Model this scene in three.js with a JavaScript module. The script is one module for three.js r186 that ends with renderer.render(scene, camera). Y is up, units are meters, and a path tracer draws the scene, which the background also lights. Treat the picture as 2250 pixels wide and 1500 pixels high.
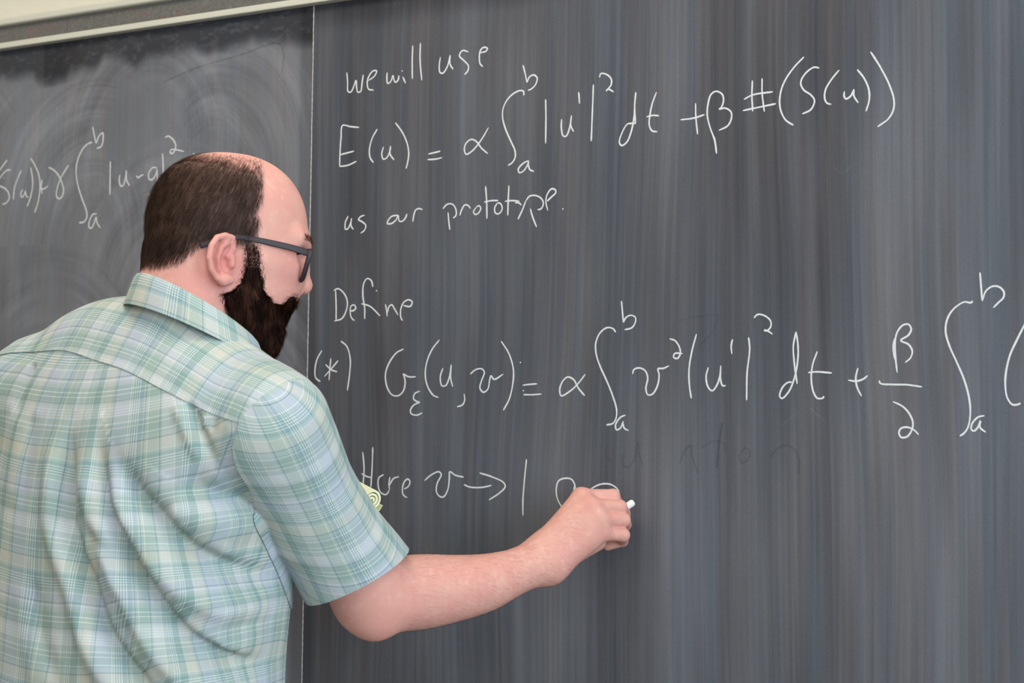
import * as THREE from 'three';
import { RoundedBoxGeometry } from 'three/addons/geometries/RoundedBoxGeometry.js';
import { mergeGeometries } from 'three/addons/utils/BufferGeometryUtils.js';
import { RectAreaLightUniformsLib } from 'three/addons/lights/RectAreaLightUniformsLib.js';

// ---------- camera, exposure, lights ----------
const scene = new THREE.Scene();
const renderer = new THREE.WebGLRenderer({ antialias: true });
renderer.toneMapping = THREE.LinearToneMapping;
renderer.toneMappingExposure = 0.62;
renderer.shadowMap.enabled = true;
RectAreaLightUniformsLib.init();
const V = (x, y, z) => new THREE.Vector3(x, y, z);
const RAD = Math.PI / 180;
const FPX = 3124, CX = 1125, CY = 750;                 // focal length and centre in photo pixels
const EYE = V(1.4225, 1.5, 1.946);
const [YAW, PITCH, ROLL] = [28 * RAD, 2.3 * RAD, 0.7 * RAD];
const camF = V(-Math.sin(YAW) * Math.cos(PITCH), Math.sin(PITCH), -Math.cos(YAW) * Math.cos(PITCH));
const r0 = V(Math.cos(YAW), 0, -Math.sin(YAW)), u0 = r0.clone().cross(camF);
const camR = r0.clone().multiplyScalar(Math.cos(ROLL)).addScaledVector(u0, Math.sin(ROLL));
const camU = u0.clone().multiplyScalar(Math.cos(ROLL)).addScaledVector(r0, -Math.sin(ROLL));
const camera = new THREE.PerspectiveCamera(2 * Math.atan(750 / FPX) / RAD, 1.5, 0.05, 60);
camera.position.copy(EYE); camera.up.copy(camU); camera.lookAt(EYE.clone().add(camF));
camera.focus = 2.0; camera.userData.fStop = 5.6;
scene.background = new THREE.Color(0.75, 0.85, 1.0);
const ROOM = { x0: -3.4, x1: 3.7, z1: 5.6, h: 2.95 };
const lampColor = new THREE.Color(1.0, 0.885, 0.75), dayColor = new THREE.Color(0.69, 0.85, 1.0);
const LAMP_POWER = 8.5, DAY_POWER = 11.0;
const LAMPS = [[-2.0, 0.9], [0.2, 0.9], [2.4, 0.9], [-2.0, 3.4], [0.2, 3.4], [2.4, 3.4]];
for (const [x, z] of LAMPS) {
  const l = new THREE.RectAreaLight(lampColor, LAMP_POWER, 1.2, 0.6);
  l.position.set(x, ROOM.h - 0.035, z); l.lookAt(x, 0, z); scene.add(l);
}
const WINDOWS = [1.2, 3.0, 4.6];
for (const z of WINDOWS) {
  const l = new THREE.RectAreaLight(dayColor, DAY_POWER, 1.3, 1.5);
  l.position.set(ROOM.x1 - 0.03, 1.75, z); l.lookAt(0, 1.75, z); scene.add(l);
}

// ---------- helpers ----------
const pxDir = (px, py) => camF.clone().addScaledVector(camR, (px - CX) / FPX).addScaledVector(camU, -(py - CY) / FPX);
const P = (px, py, Z) => EYE.clone().addScaledVector(pxDir(px, py), Z);                    // photo pixel at a given depth
const onZ = (px, py, z) => { const d = pxDir(px, py); return EYE.clone().addScaledVector(d, (z - EYE.z) / d.z); };  // on a plane parallel to the board
let seed = 7;
const rnd = () => { seed |= 0; seed = seed + 0x6D2B79F5 | 0; let t = Math.imul(seed ^ seed >>> 15, 1 | seed); t = t + Math.imul(t ^ t >>> 7, 61 | t) ^ t; return ((t ^ t >>> 14) >>> 0) / 4294967296; };
const clamp = (x, a = 0, b = 1) => x < a ? a : x > b ? b : x;
const sstep = (a, b, x) => { const t = clamp((x - a) / (b - a)); return t * t * (3 - 2 * t); };
const mix = (a, b, t) => a + (b - a) * t;
const hash = (x, y, z = 0) => { let h = Math.imul(x, 374761393) ^ Math.imul(y, 668265263) ^ Math.imul(z, 2147483647 - 1274126177); h = Math.imul(h ^ h >>> 13, 1274126177); return ((h ^ h >>> 16) >>> 0) / 4294967296; };
const noise2 = (x, y, s = 0) => { const i = Math.floor(x), j = Math.floor(y); let a = x - i, b = y - j; a = a * a * (3 - 2 * a); b = b * b * (3 - 2 * b); return mix(mix(hash(i, j, s), hash(i + 1, j, s), a), mix(hash(i, j + 1, s), hash(i + 1, j + 1, s), a), b); };
const fbm2 = (x, y, o = 4, s = 0) => { let v = 0, a = 0.5, n = 0; for (let k = 0; k < o; k++) { v += a * noise2(x, y, s + k * 17); n += a; x *= 2.03; y *= 2.03; a *= 0.5; } return v / n; };
const noise3 = (x, y, z, s = 0) => { const k = Math.floor(z); let c = z - k; c = c * c * (3 - 2 * c); return mix(noise2(x, y, s + k * 131), noise2(x, y, s + (k + 1) * 131), c); };
const fbm3 = (x, y, z, s = 0) => 0.57 * noise3(x, y, z, s) + 0.28 * noise3(x * 2.1, y * 2.1, z * 2.1, s + 7) + 0.15 * noise3(x * 4.3, y * 4.3, z * 4.3, s + 19);
const spline = (pts) => (x) => {                        // smooth curve through [x, y] points
  const n = pts.length; if (x <= pts[0][0]) return pts[0][1]; if (x >= pts[n - 1][0]) return pts[n - 1][1];
  let i = 0; while (x > pts[i + 1][0]) i++;
  const m = (k) => k <= 0 ? (pts[1][1] - pts[0][1]) / (pts[1][0] - pts[0][0]) : k >= n - 1 ? (pts[n - 1][1] - pts[n - 2][1]) / (pts[n - 1][0] - pts[n - 2][0]) : (pts[k + 1][1] - pts[k - 1][1]) / (pts[k + 1][0] - pts[k - 1][0]);
  const h = pts[i + 1][0] - pts[i][0], t = (x - pts[i][0]) / h, t2 = t * t, t3 = t2 * t;
  return (2 * t3 - 3 * t2 + 1) * pts[i][1] + (t3 - 2 * t2 + t) * h * m(i) + (-2 * t3 + 3 * t2) * pts[i + 1][1] + (t3 - t2) * h * m(i + 1);
};
const smin = (a, b, k) => { const h = Math.max(k - Math.abs(a - b), 0) / k; return Math.min(a, b) - h * h * k * 0.25; };
const smax = (a, b, k) => -smin(-a, -b, k);
const cone = (x, y, z, a, b, ra, rb) => {               // tapered capsule
  const bx = b.x - a.x, by = b.y - a.y, bz = b.z - a.z, px = x - a.x, py = y - a.y, pz = z - a.z;
  const t = clamp((px * bx + py * by + pz * bz) / (bx * bx + by * by + bz * bz));
  return Math.hypot(px - bx * t, py - by * t, pz - bz * t) - (ra + (rb - ra) * t);
};
const ellip = (x, y, z, c, rx, ry, rz) => { const a = (x - c[0]) / rx, b = (y - c[1]) / ry, d = (z - c[2]) / rz, k = Math.sqrt(a * a + b * b + d * d), g = Math.sqrt((a / rx) ** 2 + (b / ry) ** 2 + (d / rz) ** 2); return g < 1e-9 ? -Math.min(rx, ry, rz) : k * (k - 1) / g; };
// surface nets over a box, finer work skipped where the surface is far
function nets(sdf, lo, hi, h) {
  const nx = Math.ceil((hi.x - lo.x) / h) + 1, ny = Math.ceil((hi.y - lo.y) / h) + 1, nz = Math.ceil((hi.z - lo.z) / h) + 1, B = 6;
  const val = new Float32Array(nx * ny * nz), at = (i, j, k) => i + nx * (j + ny * k);
  for (let k0 = 0; k0 < nz; k0 += B) for (let j0 = 0; j0 < ny; j0 += B) for (let i0 = 0; i0 < nx; i0 += B) {
    const d = sdf(lo.x + (i0 + B / 2) * h, lo.y + (j0 + B / 2) * h, lo.z + (k0 + B / 2) * h), far = Math.abs(d) > B * h * 1.75;
    for (let k = k0; k < Math.min(nz, k0 + B); k++) for (let j = j0; j < Math.min(ny, j0 + B); j++) for (let i = i0; i < Math.min(nx, i0 + B); i++)
      val[at(i, j, k)] = far ? Math.sign(d) : sdf(lo.x + i * h, lo.y + j * h, lo.z + k * h);
  }
  const id = new Int32Array(nx * ny * nz).fill(-1), pos = [], idx = [];
  const corner = [[0, 0, 0], [1, 0, 0], [0, 1, 0], [1, 1, 0], [0, 0, 1], [1, 0, 1], [0, 1, 1], [1, 1, 1]], edges = [[0, 1], [2, 3], [4, 5], [6, 7], [0, 2], [1, 3], [4, 6], [5, 7], [0, 4], [1, 5], [2, 6], [3, 7]];
  const v = new Float32Array(8);
  for (let k = 0; k < nz - 1; k++) for (let j = 0; j < ny - 1; j++) for (let i = 0; i < nx - 1; i++) {
    let m = 0; for (let c = 0; c < 8; c++) { v[c] = val[at(i + corner[c][0], j + corner[c][1], k + corner[c][2])]; if (v[c] < 0) m++; }
    if (m === 0 || m === 8) continue;
    let x = 0, y = 0, z = 0, n = 0;
    for (const [a, b] of edges) if ((v[a] < 0) !== (v[b] < 0)) { const t = v[a] / (v[a] - v[b]), A = corner[a], Bc = corner[b]; x += A[0] + (Bc[0] - A[0]) * t; y += A[1] + (Bc[1] - A[1]) * t; z += A[2] + (Bc[2] - A[2]) * t; n++; }
    id[at(i, j, k)] = pos.length / 3; pos.push(lo.x + (i + x / n) * h, lo.y + (j + y / n) * h, lo.z + (k + z / n) * h);
  }
  const quad = (a, b, c, d, flip) => { if (a < 0 || b < 0 || c < 0 || d < 0) return; if (flip) idx.push(a, c, b, a, d, c); else idx.push(a, b, c, a, c, d); };
  for (let k = 1; k < nz - 1; k++) for (let j = 1; j < ny - 1; j++) for (let i = 1; i < nx - 1; i++) {
    const s = val[at(i, j, k)] < 0;
    if (s !== val[at(i + 1, j, k)] < 0) quad(id[at(i, j - 1, k - 1)], id[at(i, j, k - 1)], id[at(i, j, k)], id[at(i, j - 1, k)], !s);
    if (s !== val[at(i, j + 1, k)] < 0) quad(id[at(i - 1, j, k - 1)], id[at(i - 1, j, k)], id[at(i, j, k)], id[at(i, j, k - 1)], !s);
    if (s !== val[at(i, j, k + 1)] < 0) quad(id[at(i - 1, j - 1, k)], id[at(i, j - 1, k)], id[at(i, j, k)], id[at(i - 1, j, k)], !s);
  }
  const nor = new Float32Array(pos.length), e = h * 0.35;
  for (let q = 0; q < pos.length; q += 3) {
    let [x, y, z] = [pos[q], pos[q + 1], pos[q + 2]], gx, gy, gz, l;
    for (let it = 0; it < 2; it++) {
      gx = sdf(x + e, y, z) - sdf(x - e, y, z); gy = sdf(x, y + e, z) - sdf(x, y - e, z); gz = sdf(x, y, z + e) - sdf(x, y, z - e);
      l = Math.hypot(gx, gy, gz) || 1;
      if (it === 0) { const s = clamp(sdf(x, y, z) * 2 * e / l, -0.6 * h, 0.6 * h) / l; x -= gx * s; y -= gy * s; z -= gz * s; }
    }
    pos[q] = x; pos[q + 1] = y; pos[q + 2] = z; nor[q] = gx / l; nor[q + 1] = gy / l; nor[q + 2] = gz / l;
  }
  return { pos, nor: Array.from(nor), idx };
}
function clip(m, keep) {                                // the part of a mesh where keep(x, y, z) > 0, cut cleanly
  const n = m.pos.length / 3, s = new Float32Array(n), map = new Int32Array(n).fill(-1), pos = [], nor = [], idx = [], cut = new Map();
  for (let i = 0; i < n; i++) s[i] = keep(m.pos[3 * i], m.pos[3 * i + 1], m.pos[3 * i + 2]);
  const vert = (i) => { if (map[i] < 0) { map[i] = pos.length / 3; pos.push(m.pos[3 * i], m.pos[3 * i + 1], m.pos[3 * i + 2]); nor.push(m.nor[3 * i], m.nor[3 * i + 1], m.nor[3 * i + 2]); } return map[i]; };
  const mid = (i, j) => { const key = i < j ? i * n + j : j * n + i; let q = cut.get(key); if (q === undefined) { const t = s[i] / (s[i] - s[j]); q = pos.length / 3; cut.set(key, q); for (let c = 0; c < 3; c++) { pos.push(mix(m.pos[3 * i + c], m.pos[3 * j + c], t)); nor.push(mix(m.nor[3 * i + c], m.nor[3 * j + c], t)); } } return q; };
  for (let f = 0; f < m.idx.length; f += 3) {
    const t = [m.idx[f], m.idx[f + 1], m.idx[f + 2]], out = [];
    for (let c = 0; c < 3; c++) { const a = t[c], b = t[(c + 1) % 3]; if (s[a] > 0) out.push(vert(a)); if ((s[a] > 0) !== (s[b] > 0)) out.push(mid(a, b)); }
    for (let c = 2; c < out.length; c++) idx.push(out[0], out[c - 1], out[c]);
  }
  return { pos, nor, idx };
}
function thicken(m, t) {                                // give an open sheet an inner face and closed edges
  const n = m.pos.length / 3, pos = m.pos.slice(), nor = m.nor.slice(), idx = m.idx.slice(), seen = new Map();
  for (let i = 0; i < 3 * n; i++) { pos.push(m.pos[i] - m.nor[i] * t); nor.push(-m.nor[i]); }
  for (let f = 0; f < m.idx.length; f += 3) {
    idx.push(m.idx[f] + n, m.idx[f + 2] + n, m.idx[f + 1] + n);
    for (let c = 0; c < 3; c++) { const a = m.idx[f + c], b = m.idx[f + (c + 1) % 3], k = Math.min(a, b) * n + Math.max(a, b); if (seen.has(k)) seen.set(k, null); else seen.set(k, [a, b]); }
  }
  for (const e of seen.values()) if (e) idx.push(e[1], e[0], e[0] + n, e[1], e[0] + n, e[1] + n);
  return { pos, nor, idx };
}
function geo(m, uv, color) {
  const g = new THREE.BufferGeometry(), n = m.pos.length / 3;
  g.setAttribute('position', new THREE.Float32BufferAttribute(m.pos, 3)); g.setAttribute('normal', new THREE.Float32BufferAttribute(m.nor, 3)); g.setIndex(m.idx);
  const p = (i) => [m.pos[3 * i], m.pos[3 * i + 1], m.pos[3 * i + 2]];
  if (uv) { const a = new Float32Array(2 * n); for (let i = 0; i < n; i++) a.set(uv(...p(i)), 2 * i); g.setAttribute('uv', new THREE.BufferAttribute(a, 2)); }
  if (color) { const a = new Float32Array(3 * n); for (let i = 0; i < n; i++) a.set(color(...p(i), m.nor[3 * i], m.nor[3 * i + 1], m.nor[3 * i + 2]), 3 * i); g.setAttribute('color', new THREE.BufferAttribute(a, 3)); }
  return g;
}
const lin = (c) => { c /= 255; return c <= 0.04045 ? c / 12.92 : ((c + 0.055) / 1.055) ** 2.4; };
const rgb = (r, g, b) => [lin(r), lin(g), lin(b)];
const mix3 = (a, b, t) => [mix(a[0], b[0], t), mix(a[1], b[1], t), mix(a[2], b[2], t)];
const std = (o) => new THREE.MeshStandardMaterial({ roughness: 0.7, ...o });
const baseOf = new WeakMap();
function part(name, geometry, material, parent, label) {  // geometry in world coordinates, moved to its parent's base
  const b = baseOf.get(parent); if (b) geometry.translate(-b.x, -b.y, -b.z);
  const m = new THREE.Mesh(geometry, material); m.name = name; m.castShadow = m.receiveShadow = true; if (label) m.userData.label = label;
  baseOf.set(m, b); parent.add(m); return m;
}
function thing(name, label, category, base) {
  const g = new THREE.Group(); g.name = name; g.position.copy(base); baseOf.set(g, base); g.userData = { label, category }; scene.add(g); return g;
}
function structure(name, geometry, material, label, category) {
  const m = new THREE.Mesh(geometry, material); m.name = name; m.castShadow = m.receiveShadow = true; m.userData = { kind: 'structure', label, category }; scene.add(m); return m;
}
const box = (x0, x1, y0, y1, z0, z1, r = 0) => { const g = r ? new RoundedBoxGeometry(x1 - x0, y1 - y0, z1 - z0, 3, r) : new THREE.BoxGeometry(x1 - x0, y1 - y0, z1 - z0); return g.translate((x0 + x1) / 2, (y0 + y1) / 2, (z0 + z1) / 2); };
function texture(w, h, fn, { srgb = true, repeat } = {}) {
  const d = new Uint8Array(w * h * 4);
  for (let j = 0; j < h; j++) for (let i = 0; i < w; i++) { const c = fn((i + 0.5) / w, (j + 0.5) / h, i, j), o = 4 * (j * w + i); d[o] = clamp(c[0], 0, 255); d[o + 1] = clamp(c[1], 0, 255); d[o + 2] = clamp(c[2], 0, 255); d[o + 3] = 255; }
  const t = new THREE.DataTexture(d, w, h); t.magFilter = THREE.LinearFilter; t.minFilter = THREE.LinearMipmapLinearFilter; t.generateMipmaps = true;
  t.wrapS = t.wrapT = repeat ? THREE.RepeatWrapping : THREE.ClampToEdgeWrapping; if (srgb) t.colorSpace = THREE.SRGBColorSpace; t.needsUpdate = true; return t;
}

// ---------- the room ----------
const wallTex = texture(512, 512, (u, v, i, j) => { const n = 4 * (hash(i, j) - 0.5) + 5 * (fbm2(u * 40, v * 40) - 0.5); return [226 + n, 221 + n, 205 + n]; }, { repeat: true });
const wallMat = std({ map: wallTex, roughness: 0.85 });
const T = 0.15, { x0, x1, z1, h: RH } = ROOM;
structure('wall_back', box(x0 - T, x1 + T, 0, RH, -0.03 - T, -0.03), wallMat, 'cream painted classroom wall behind the chalkboard', 'wall');
structure('wall_left', box(x0 - T, x0, 0, RH, -0.03, z1), wallMat, 'cream painted side wall', 'wall');
structure('wall_front', box(x0 - T, x1 + T, 0, RH, z1, z1 + T), wallMat, 'cream painted wall facing the chalkboard', 'wall');
{ // right-hand wall with window openings
  const g = [box(x1, x1 + T, 0, 1.0, -0.03, z1), box(x1, x1 + T, 2.5, RH, -0.03, z1)];
  let z = -0.03; for (const w of WINDOWS) { g.push(box(x1, x1 + T, 1.0, 2.5, z, w - 0.65)); z = w + 0.65; }
  g.push(box(x1, x1 + T, 1.0, 2.5, z, z1));
  structure('wall_right', mergeGeometries(g), wallMat, 'cream painted wall with windows', 'wall');
}
WINDOWS.forEach((w, i) => {
  const m = structure(`window_${i + 1}`, mergeGeometries([box(x1, x1 + 0.06, 1.0, 1.04, w - 0.65, w + 0.65), box(x1, x1 + 0.06, 2.46, 2.5, w - 0.65, w + 0.65), box(x1, x1 + 0.06, 1.04, 2.46, w - 0.65, w - 0.61), box(x1, x1 + 0.06, 1.04, 2.46, w + 0.61, w + 0.65)]), std({ color: 0xd8d8d4, roughness: 0.5 }), 'daylit window with a pale frame', 'window');
  part('window_pane', box(x1 + 0.02, x1 + 0.03, 1.04, 2.46, w - 0.61, w + 0.61), std({ color: 0x8899aa, emissive: dayColor, emissiveIntensity: 1.5, roughness: 0.3 }), m);
});
structure('floor', box(x0 - T, x1 + T, -T, 0, -0.03 - T, z1 + T), std({ color: 0x5f5850, roughness: 0.6 }), 'plain classroom floor', 'floor');
structure('ceiling', box(x0 - T, x1 + T, RH, RH + T, -0.03 - T, z1 + T), std({ color: 0xe8e6df, roughness: 0.9 }), 'white classroom ceiling', 'ceiling');
for (const [i, [x, z]] of LAMPS.entries()) {
  const t = thing(i ? `ceiling_light_${String(i).padStart(3, '0')}` : 'ceiling_light', `rectangular recessed ceiling light ${z < 2 ? 'next to the chalkboard wall' : 'over the middle of the room'}, ${['by the plain side wall', 'midway between side wall and windows', 'by the windows'][i % 3]}`, 'light', V(x, RH, z)); t.userData.group = 'ceiling lights';
  part('frame', box(x - 0.63, x + 0.63, RH - 0.02, RH, z - 0.33, z + 0.33), std({ color: 0xe0e0dc }), t);
  part('light_diffuser', box(x - 0.6, x + 0.6, RH - 0.03, RH - 0.02, z - 0.3, z + 0.3), std({ color: 0xffffff, emissive: lampColor, emissiveIntensity: 2 }), t);
}

// ---------- the chalkboard ----------
const board = thing('chalkboard', 'large dark slate chalkboard covered with white chalk formulas', 'chalkboard', V(0.2, 0.94, 0));
const BY0 = 0.94, BY1 = 2.163, BXL = -1.25, BXR = 1.45;
const ghost = [];                                         // faint darker strokes left in the dust, in panel metres
const ghostPx = (pts, w, a) => ghost.push([pts.map(([x, y]) => { const q = onZ(x, y, 0); return [q.x, q.y]; }), w, a]);
{ const D = (a) => a.map(([x, y]) => [1200 + x / 3, 580 + y / 3]);
  ghostPx(D([[500, 1250], [510, 1330], [545, 1335], [590, 1260], [605, 1180], [615, 1260], [635, 1330]]), 0.0016, -13);
  ghostPx(D([[880, 1310], [915, 1230], [955, 1195], [960, 1260], [1000, 1370]]), 0.0016, -16);
  ghostPx(D([[1160, 1050], [1140, 1180], [1125, 1340]]), 0.002, -18); ghostPx(D([[1030, 1210], [1090, 1170], [1170, 1180], [1180, 1240]]), 0.0016, -12);
  ghostPx(D([[1310, 1210], [1275, 1260], [1290, 1310], [1330, 1290], [1340, 1230], [1310, 1210]]), 0.0016, -13);
  ghostPx(D([[1480, 1270], [1520, 1220], [1590, 1195], [1650, 1240], [1670, 1320], [1665, 1380]]), 0.0016, -13);
  ghostPx(D([[400, 1200], [390, 1260], [430, 1300]]), 0.0015, -9); ghostPx(D([[880, 370], [1000, 345], [1130, 340], [1100, 440], [1020, 530]]), 0.0014, -9);
  ghostPx([[360, 180], [430, 150], [530, 120], [610, 95], [622, 110], [620, 160]], 0.0018, -22);
  ghostPx(D([[1560, 1060], [1650, 980]]), 0.0012, 10); ghostPx(D([[1740, 950], [1845, 1040]]), 0.0012, 12);
  ghostPx([[1830, 365], [1850, 380], [1870, 365]], 0.001, 10); ghostPx([[880, 735], [885, 755], [895, 765]], 0.001, 10);
}
function panelTexture(xa, xb, dust) {
  const W = xa < 0 ? 1536 : 2048, H = 1792, extra = new Float32Array(W * H), sx = (xb - xa) / W, sy = (BY1 - BY0) / H;
  for (const [pts, w, a] of ghost) {
    if (pts[0][0] < xa || pts[0][0] > xb) continue;
    const c = new THREE.CatmullRomCurve3(pts.map(([x, y]) => V(x, y, 0))), n = Math.ceil(c.getLength() / 0.0006);
    const done = new Map();
    for (let k = 0; k <= n; k++) { const q = c.getPoint(k / n), R = Math.ceil(w * 1.6 / Math.min(sx, sy)), ci = Math.round((q.x - xa) / sx), cj = Math.round((q.y - BY0) / sy);
      for (let j = cj - R; j <= cj + R; j++) for (let i = ci - R; i <= ci + R; i++) { if (i < 0 || j < 0 || i >= W || j >= H) continue; const d = Math.hypot(xa + (i + 0.5) * sx - q.x, BY0 + (j + 0.5) * sy - q.y) / w, s = Math.exp(-d * d * 1.6), o = j * W + i; if (s > (done.get(o) ?? 0)) done.set(o, s); } }
    for (const [o, s] of done) extra[o] += s * a * (0.5 + 0.7 * hash(o, 5));
  }
  return texture(W, H, (u, v, i, j) => {
    const X = mix(xa, xb, u), Y = mix(BY0, BY1, v), g = dust(X, Y) + extra[j * W + i] + 9 * (hash(i, j, 3) - 0.5), tint = 5 * (fbm2(X * 6, Y * 2, 3, 41) - 0.5) + 5 * (noise2(X * 60, Y * 2.5, 43) - 0.5);
    return [g - 2 + tint, g - 0.5 - 0.2 * tint, g + 7 - tint];
  });
}
const streaks = (X, Y) => {
  const lean = X + 0.03 * (fbm2(X * 3, Y * 1.5, 2, 71) - 0.5) + 0.03 * Y * (noise2(X * 4, 0, 12) - 0.5);
  return 40 * (fbm2(lean * 9, Y * 1.6, 3, 5) - 0.5) + 18 * (fbm2(lean * 50, Y * 2.4, 3, 9) - 0.5) + 10 * (noise2(lean * 240, Y * 3.6, 33) - 0.5) + 6 * (noise2(lean * 600, Y * 6, 35) - 0.5);
};
const dustRight = (X, Y) => {
  let g = 86 + 1.15 * streaks(X, Y) + 30 * (fbm2(X * 2.2 + 4, Y * 1.7, 3, 2) - 0.5);
  const edge = Y - (2.135 + 0.02 * (fbm2(X * 18, 3, 3, 8) - 0.5)); g -= 22 * sstep(-0.03, 0.015, edge);      // strip the eraser never reaches
  g -= 10 * (1 - sstep(0.01, 0.035, X + 0.012 * fbm2(Y * 9, 1)));                                          // and along the joint
  return g;
};
const arcs = [[-0.36, 1.93, 0.24], [-0.63, 1.92, 0.20], [-0.21, 1.88, 0.26], [-0.5, 1.78, 0.3], [-0.3, 1.62, 0.3], [-0.9, 1.8, 0.35], [-0.15, 1.45, 0.3], [-0.6, 1.45, 0.3]];
const dustLeft = (X, Y) => {
  let g = 110 + 0.5 * streaks(X, Y) + 24 * (fbm2(X * 5, Y * 4, 4, 61) - 0.5);
  arcs.forEach(([ax, ay, R], k) => { const dx = X - ax + 0.03 * (fbm2(X * 6, Y * 6, 2, 80 + k) - 0.5), dy = (Y - ay) * 0.8, r = Math.hypot(dx, dy), a = Math.atan2(dy, dx), w = sstep(-0.9, 0.6, Math.sin(a)) * sstep(0.25, 0.6, fbm2(X * 5, Y * 5, 2, 120 + k)) * (1 - sstep(R * 0.75, R, r)) * sstep(R * 0.1, R * 0.4, r);
    g += 1.3 * w * (12 * (noise2(r * 90, a * 1.2, 90 + k) - 0.5) + 20 * (fbm2(r * 22, a * 0.9, 2, 95 + k) - 0.45) + 8 * (noise2(r * 300, a * 2, 98 + k) - 0.5)); });
  const low = 2.118 - 0.05 * fbm2(X * 7, 2, 3, 14) - 0.03 * fbm2(X * 30, 5, 2, 15) + 0.02; const un = sstep(low - 0.012, low + 0.02, Y);
  g = mix(g, 46 + 26 * Math.max(0, fbm2(X * 90, Y * 160, 3, 22) - 0.52) * 3, un * 0.9);
  const q = (X + 0.63) / 0.13, ry = (Y - 2.105 - 0.1 * (X + 0.63)) / 0.06; if (q > 0 && q < 1 && ry > -0.5) g -= 16 * sstep(0, 0.05, q) * (1 - sstep(0.3, 1, q)) * sstep(-0.5, -0.42, ry);
  g -= 16 * sstep(-0.028, -0.016, X + 0.006 * fbm2(Y * 20, 2));
  return g;
};
const boardMat = (m) => new THREE.MeshPhysicalMaterial({ map: m, roughness: 0.62, specularIntensity: 0.5 });
function panel(xa, xb, dust, label) {
  const g = box(xa, xb, BY0, BY1, -0.018, 0), uv = g.attributes.uv, p = g.attributes.position;
  for (let i = 0; i < p.count; i++) uv.setXY(i, (p.getX(i) - xa) / (xb - xa), (p.getY(i) - BY0) / (BY1 - BY0));
  return part('slate_panel', g, boardMat(panelTexture(xa, xb, dust)), board, label);
}
panel(0.0011, BXR, dustRight, 'dark slate panel with vertical eraser streaks');
panel(BXL, -0.0011, dustLeft, 'slate panel with pale curved eraser smears');
const railMat = std({ color: new THREE.Color(...rgb(205, 203, 190)), roughness: 0.42 });
part('top_rail', box(BXL, BXR, 2.1615, 2.173, -0.02, 0.014, 0.002), railMat, board, 'thin pale metal rail along the top of the slate');
part('top_trim', box(BXL, BXR, 2.206, 2.220, -0.03, 0.016, 0.004), railMat, board, 'pale metal moulding above the cork strip');
const corkTex = texture(1024, 64, (u, v, i, j) => { const n = 30 * (fbm2(u * 500, v * 12, 3, 4) - 0.5) + 40 * Math.max(0, fbm2(u * 220, v * 7, 2, 6) - 0.62) + 14 * (hash(i, j) - 0.5), r = 10 * sstep(0.5, 0.8, fbm2(u * 30, v * 2, 3, 44)); return [104 + n + r, 102 + n - r * 0.3, 98 + n]; });
const corkMat = std({ map: corkTex, roughness: 0.95 });
for (const [a, b] of [[BXL, -0.5635], [-0.5625, 0.62], [0.621, BXR]]) part('cork_strip', box(a, b, 2.172, 2.207, -0.02, 0.006), corkMat, board);
part('bottom_rail', box(BXL, BXR, 0.925, 0.942, -0.02, 0.014, 0.002), railMat, board);
part('chalk_tray', mergeGeometries([box(BXL, BXR, 0.915, 0.925, -0.02, 0.075), box(BXL, BXR, 0.92, 0.935, 0.068, 0.075)]), railMat, board);
part('backing', box(BXL, BXR, 0.93, 2.2, -0.03, -0.017), std({ color: 0x55524c }), board);

// chalk strokes: each line of writing is one part, drawn as low ridges of chalk on the slate
const chalkTex = texture(512, 32, (u, v) => { const e = sstep(0, 0.34, v) * (1 - sstep(0.66, 1, v)), n = 0.62 + 0.75 * fbm2(u * 128, v * 5, 3, 77); const a = 255 * clamp(e * n * 1.12); return [a, a, a]; }, { srgb: false, repeat: true });
const chalkMat = (o = 1) => new THREE.MeshStandardMaterial({ color: new THREE.Color(0.70, 0.71, 0.73), roughness: 0.95, alphaMap: chalkTex, transparent: true, opacity: o });
const chalkFull = chalkMat(), chalkSoft = chalkMat(0.8);
function ridge(pts, width) {                              // pts: world x, y on the slate
  if (pts.length === 1) pts = [pts[0], [pts[0][0] + 0.002, pts[0][1] - 0.001]];
  const c = new THREE.CatmullRomCurve3(pts.map(([x, y]) => V(x, y, 0)), false, 'centripetal'), len = c.getLength(), n = Math.max(3, Math.ceil(len / 0.0022)), pos = [], nor = [], uv = [], idx = [], s0 = rnd() * 20;
  for (let k = 0; k <= n; k++) {
    const t = k / n, q = c.getPoint(t), d = c.getTangent(t), end = Math.min(1, 0.55 + Math.min(k, n - k) * 0.3), w = width * 0.5 * end * (0.88 + 0.3 * noise2(s0 + t * len * 60, 1));
    for (const [o, zz] of [[-1, 0.0003], [0, 0.0008], [1, 0.0003]]) { pos.push(q.x - d.y * w * o, q.y + d.x * w * o, zz); nor.push(-d.y * o * 0.3, d.x * o * 0.3, 0.95); uv.push((s0 + t * len) * 4, (o + 1) / 2); }
    if (k) { const a = 3 * (k - 1), b = 3 * k; idx.push(a, b, a + 1, b, b + 1, a + 1, a + 1, b + 1, a + 2, b + 1, b + 2, a + 2); }
  }
  const g = new THREE.BufferGeometry(); g.setAttribute('position', new THREE.Float32BufferAttribute(pos, 3)); g.setAttribute('normal', new THREE.Float32BufferAttribute(nor, 3)); g.setAttribute('uv', new THREE.Float32BufferAttribute(uv, 2)); g.setIndex(idx); return g;
}
const CROP = { A: [700, 60, 3.1257], B: [1350, 60, 3.1257], C: [670, 580, 2.5857], D: [1200, 580, 3], E: [1700, 560, 3.409], F: [0, 240, 4.891], G: [680, 980, 2.8125] };
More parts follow.
